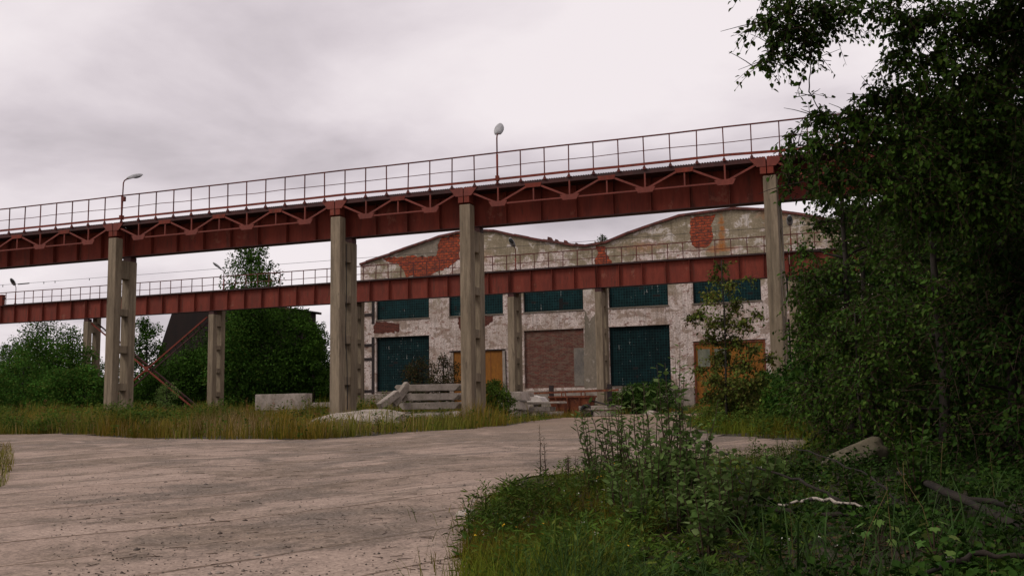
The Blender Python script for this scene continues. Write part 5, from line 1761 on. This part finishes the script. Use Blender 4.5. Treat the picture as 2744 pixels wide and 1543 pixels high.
# reeds under the tree on the right
for k, (dx, dy, Y, lb) in enumerate(((2430, 1330, 8.6, 'reed tuft near the lower right corner'), (2080, 1400, 7.2, 'reed tuft at the bottom edge by the birch stick'), (2280, 1300, 9.0, 'reed tuft before the fallen trunk'), (2500, 1180, 10.5, 'tall reed tuft at the right frame edge'), (2000, 1420, 7.4, 'bright reed tuft at the bottom edge beside the poplar sapling'), (2250, 1400, 7.4, 'reed tuft near the maple leaves'), (2350, 1180, 11, 'reed tuft right of the boulder'))):
    p = at(dx, dy, Y)
    n = 26
    root = empty('reed_tuft', (p.x, Y, g(p.x, Y)), 0, lb, 'reed', 'reed tufts under the big tree')
    P = np.column_stack([RNG.normal(0, .16, (n, 2)), np.zeros(n)])
    V, F4, F3 = blades(P, RNG.uniform(.35, .85, n), RNG.uniform(.009, .016, n), RNG.uniform(.3, 1.5, n))
    npmesh('blades', V, F4, L_REED, root, extra=[F3])
    mb = MB()
    for _ in range(1):
        x_, y_ = random.gauss(0, .15), random.gauss(0, .15)
        mb.tube([(x_, y_, -.02), (x_ * 1.4, y_ * 1.2, .35), (x_ * 2.2, y_ * 2.0, .65)], [.003, .002, .0015], 4)
    mb.build('stalks', L_STRAW, root)

# maple seedlings: lobed leaves
def maple_leaf(mb, c, s_, az, tilt):
    prof_ = [(0, -.1), (.28, -.3), (.36, -.02), (.62, .05), (.42, .28), (.5, .6), (.22, .55), (0, 1.0), (-.22, .55), (-.5, .6), (-.42, .28), (-.62, .05), (-.36, -.02), (-.28, -.3)]
    m_ = Matrix.Rotation(az, 3, 'Z') @ Matrix.Rotation(tilt, 3, 'X')
    mb.add([Vector(c) + m_ @ Vector((x * s_, y * s_, -.15 * s_ * (x * x + y * y))) for x, y in prof_], [tuple(range(len(prof_)))])


for dx, dy, Y, h, lb in ((2210, 1330, 8.3, .32, 'young maple with light green lobed leaves left of the other'), (2350, 1370, 7.8, .35, 'young maple with pale lobed leaves near the lower right')):
    p = at(dx, dy, Y)
    root = empty('maple_seedling', (p.x, Y, g(p.x, Y)), 0, lb, 'seedling', 'young maples')
    mb = MB(); st_ = MB()
    for k in range(11):
        a = k * 2.4
        c = Vector((math.cos(a) * .05 * (1 + k * .35), math.sin(a) * .05 * (1 + k * .35), h * (.5 + .05 * (10 - k))))
        maple_leaf(mb, c, .075, a - 1.57, random.uniform(-.6, -.2))
        st_.tube([(0, 0, h * .3), c], [.004, .002], 4)
    st_.tube([(0, 0, -.02), (0, 0, h)], .005, 5)
    mb.build('foliage', L_MAP, root); st_.build('stem', M_TWIG, root)

# boulder, logs, sticks
import bmesh
p = at(2155, 1158, 15.2)
me = bpy.data.meshes.new('boulder'); bm = bmesh.new()
bmesh.ops.create_icosphere(bm, subdivisions=4, radius=1)
from mathutils import noise as mnoise
for v in bm.verts:
    n_ = mnoise.noise(v.co * 1.3) * .25 + mnoise.noise(v.co * 4) * .06
    v.co *= 1 + n_
    v.co.x *= .46; v.co.y *= .36; v.co.z *= .26
    v.co.z = min(v.co.z, .2 + v.co.x * .12)
    v.co.z = v.co.z + .32 * v.co.x
bm.to_mesh(me); bm.free(); me.materials.append(M_ROCK)
me.polygons.foreach_set('use_smooth', [True] * len(me.polygons))
o = bpy.data.objects.new('boulder', me); COL.objects.link(o); o.location = (p.x, 15.2, g(p.x, 15.2) + .15)
tag(o, 'pale boulder lying in the shade at the edge of the yard', 'boulder')


def log(name, pts, rads, material, label, cat_, sides=9):
    P = [at(dx, dy, Y) for dx, dy, Y in pts]
    for q in P:
        q.z = max(q.z, g(q.x, q.y) + max(rads) * .8 + .03)
    # densify with slight crookedness
    Q, Rr = [], []
    for i in range(len(P) - 1):
        for q in range(4):
            t = q / 4
            v = P[i].lerp(P[i + 1], t)
            if i or q: v = v + Vector((random.gauss(0, .015), random.gauss(0, .015), random.gauss(0, .010)))
            Q.append(v); Rr.append((rads[i] * (1 - t) + rads[i + 1] * t) * random.uniform(.8, 1.2))
    Q.append(P[-1]); Rr.append(rads[-1])
    mb = MB(); mb.tube(Q, Rr, sides)
    return tag(mb.build(name, material, smooth=True), label, cat_)


log('fallen_log', [(2480, 1170, 11), (2330, 1215, 10.6), (2576, 1330, 8.6), (2700, 1380, 8.0)][1:], [.03, .038, .042], M_LOG, 'thick rotten trunk lying across the lower right corner', 'log')
log('fallen_log', [(2260, 1190, 11.5), (2440, 1250, 10), (2640, 1300, 9)], [.022, .03, .034], M_LOG, 'thinner dead trunk behind the thick rotten one', 'log')
log('plank', [(2190, 1262, 10.9), (2270, 1283, 10.4), (2400, 1320, 9.7)][:2] + [(2420, 1330, 9.6)], [.03, .028, .02], M_LOG, 'pale split pole pointing at the boulder', 'pole', 5)
log('birch_stick', [(1958, 1268, 10.3), (2040, 1256, 10.25), (2100, 1260, 10.2), (2190, 1272, 10.1)], [.010, .017, .015, .009], M_BIRCH, 'white birch stick lying on the dark ground', 'stick')
log('dead_branch', [(1700, 1098, 12.2), (1790, 1132, 11.8), (1960, 1190, 11.0), (2060, 1232, 10.5), (2120, 1262, 10.3)], [.008, .012, .014, .016, .018], M_BARKD, 'long thin dark branch slanting down from the poplar saplings', 'branch', 6)
log('dead_branch', [(1990, 1120, 13), (2080, 1150, 12.2), (2190, 1200, 11.4), (2260, 1260, 10.6)], [.006, .010, .012, .013], M_BARKD, 'dark twiggy branch crossing in front of the boulder', 'branch', 6)
log('dead_branch', [(1770, 1140, 12.2), (1840, 1180, 11.6), (1900, 1240, 10.9)], [.006, .009, .011], M_BARKD, 'short dark branch below the long slanting one', 'branch', 6)
log('dead_branch', [(1900, 1270, 10.4), (2020, 1290, 10.0), (2160, 1300, 9.8)], [.02, .026, .02], M_LOG, 'dark dead bough beneath the birch stick', 'branch', 7)
log('fallen_branch', [(2330, 1440, 7.0), (2450, 1395, 7.4), (2576, 1400, 7.4)], [.016, .02, .02], M_LOG, 'dead bough at the bottom right corner', 'branch', 7)
for k, (dx, dy, Y, s_, lb) in enumerate(((2395, 1345, 8.3, .07, 'small pale stone before the fallen trunk'), (2440, 1362, 8.1, .09, 'flat grey stone under the fallen trunk'), (1185, 1323, 9.6, .16, 'flat white broken slab piece at the yard edge'))):
    p = at(dx, dy, Y)
    slab('stone', [(-s_, 0), (s_, 0), (s_ * .8, s_ * .25), (-s_ * .6, s_ * .3)], -s_ * .6, s_ * .6, lb, 'stone', (p.x, Y, g(p.x, Y) + .012), rz=.6 * k, rough=.004, bevel=.01, material=M_STONE if k < 2 else M_CONC2)

# loose gravel, twigs and crumbs on the yard
n = 5200
yy = 1 / RNG.uniform(1 / 34, 1 / 4.5, n); xx = 34.5 + RNG.uniform(-1.02, 0, n) * yy * 1.0
k = is_yard(xx, yy)
xx, yy = xx[k], yy[k]
edge = RNG.uniform(0, 1, len(xx))
nst = len(xx)
s_ = RNG.uniform(.004, .013, nst) * (1 + (RNG.uniform(0, 1, nst) > .97) * 1.6)
oct_ = np.array([[1, 0, 0], [0, 1, 0], [-1, 0, 0], [0, -1, 0], [0, 0, .7], [0, 0, -.5]])
V = oct_[None] * s_[:, None, None] * RNG.uniform(.6, 1.4, (nst, 6, 1))
a = RNG.uniform(0, 6.28, nst)
V = np.stack([V[..., 0] * np.cos(a)[:, None] - V[..., 1] * np.sin(a)[:, None], V[..., 0] * np.sin(a)[:, None] + V[..., 1] * np.cos(a)[:, None], V[..., 2]], -1)
V += np.stack([xx, yy, G(xx, yy) + .014], -1)[:, None]
tri = np.array([[0, 1, 4], [1, 2, 4], [2, 3, 4], [3, 0, 4], [1, 0, 5], [2, 1, 5], [3, 2, 5], [0, 3, 5]])
F = (np.arange(nst) * 6)[:, None, None] + tri[None]
tag(npmesh('gravel', V.reshape(-1, 3), F.reshape(-1, 3), leaf_mat('gravel_bits', [(.10, .085, .075), (.24, .20, .17), (.06, .045, .035), (.32, .28, .24)], .9, .1)), 'loose gravel and crumbs scattered over the yard', 'gravel', None, 'stuff')
n = 260
yy = 1 / RNG.uniform(1 / 22, 1 / 5, n); xx = 34.2 + RNG.uniform(-.95, -.25, n) * yy
k = is_yard(xx, yy); xx, yy = xx[k], yy[k]
A = np.column_stack([xx, yy, G(xx, yy) + .02]); a = RNG.uniform(0, 6.28, len(xx))
L = RNG.uniform(.03, .16, len(xx))
V, F = sticks(A, A + np.column_stack([np.cos(a) * L, np.sin(a) * L, RNG.uniform(-.003, .008, len(xx))]), np.full(len(xx), .004), np.full(len(xx), .002))
tag(npmesh('yard_twigs', V, F, M_TWIG), 'small twigs lying on the yard', 'twigs', None, 'stuff')
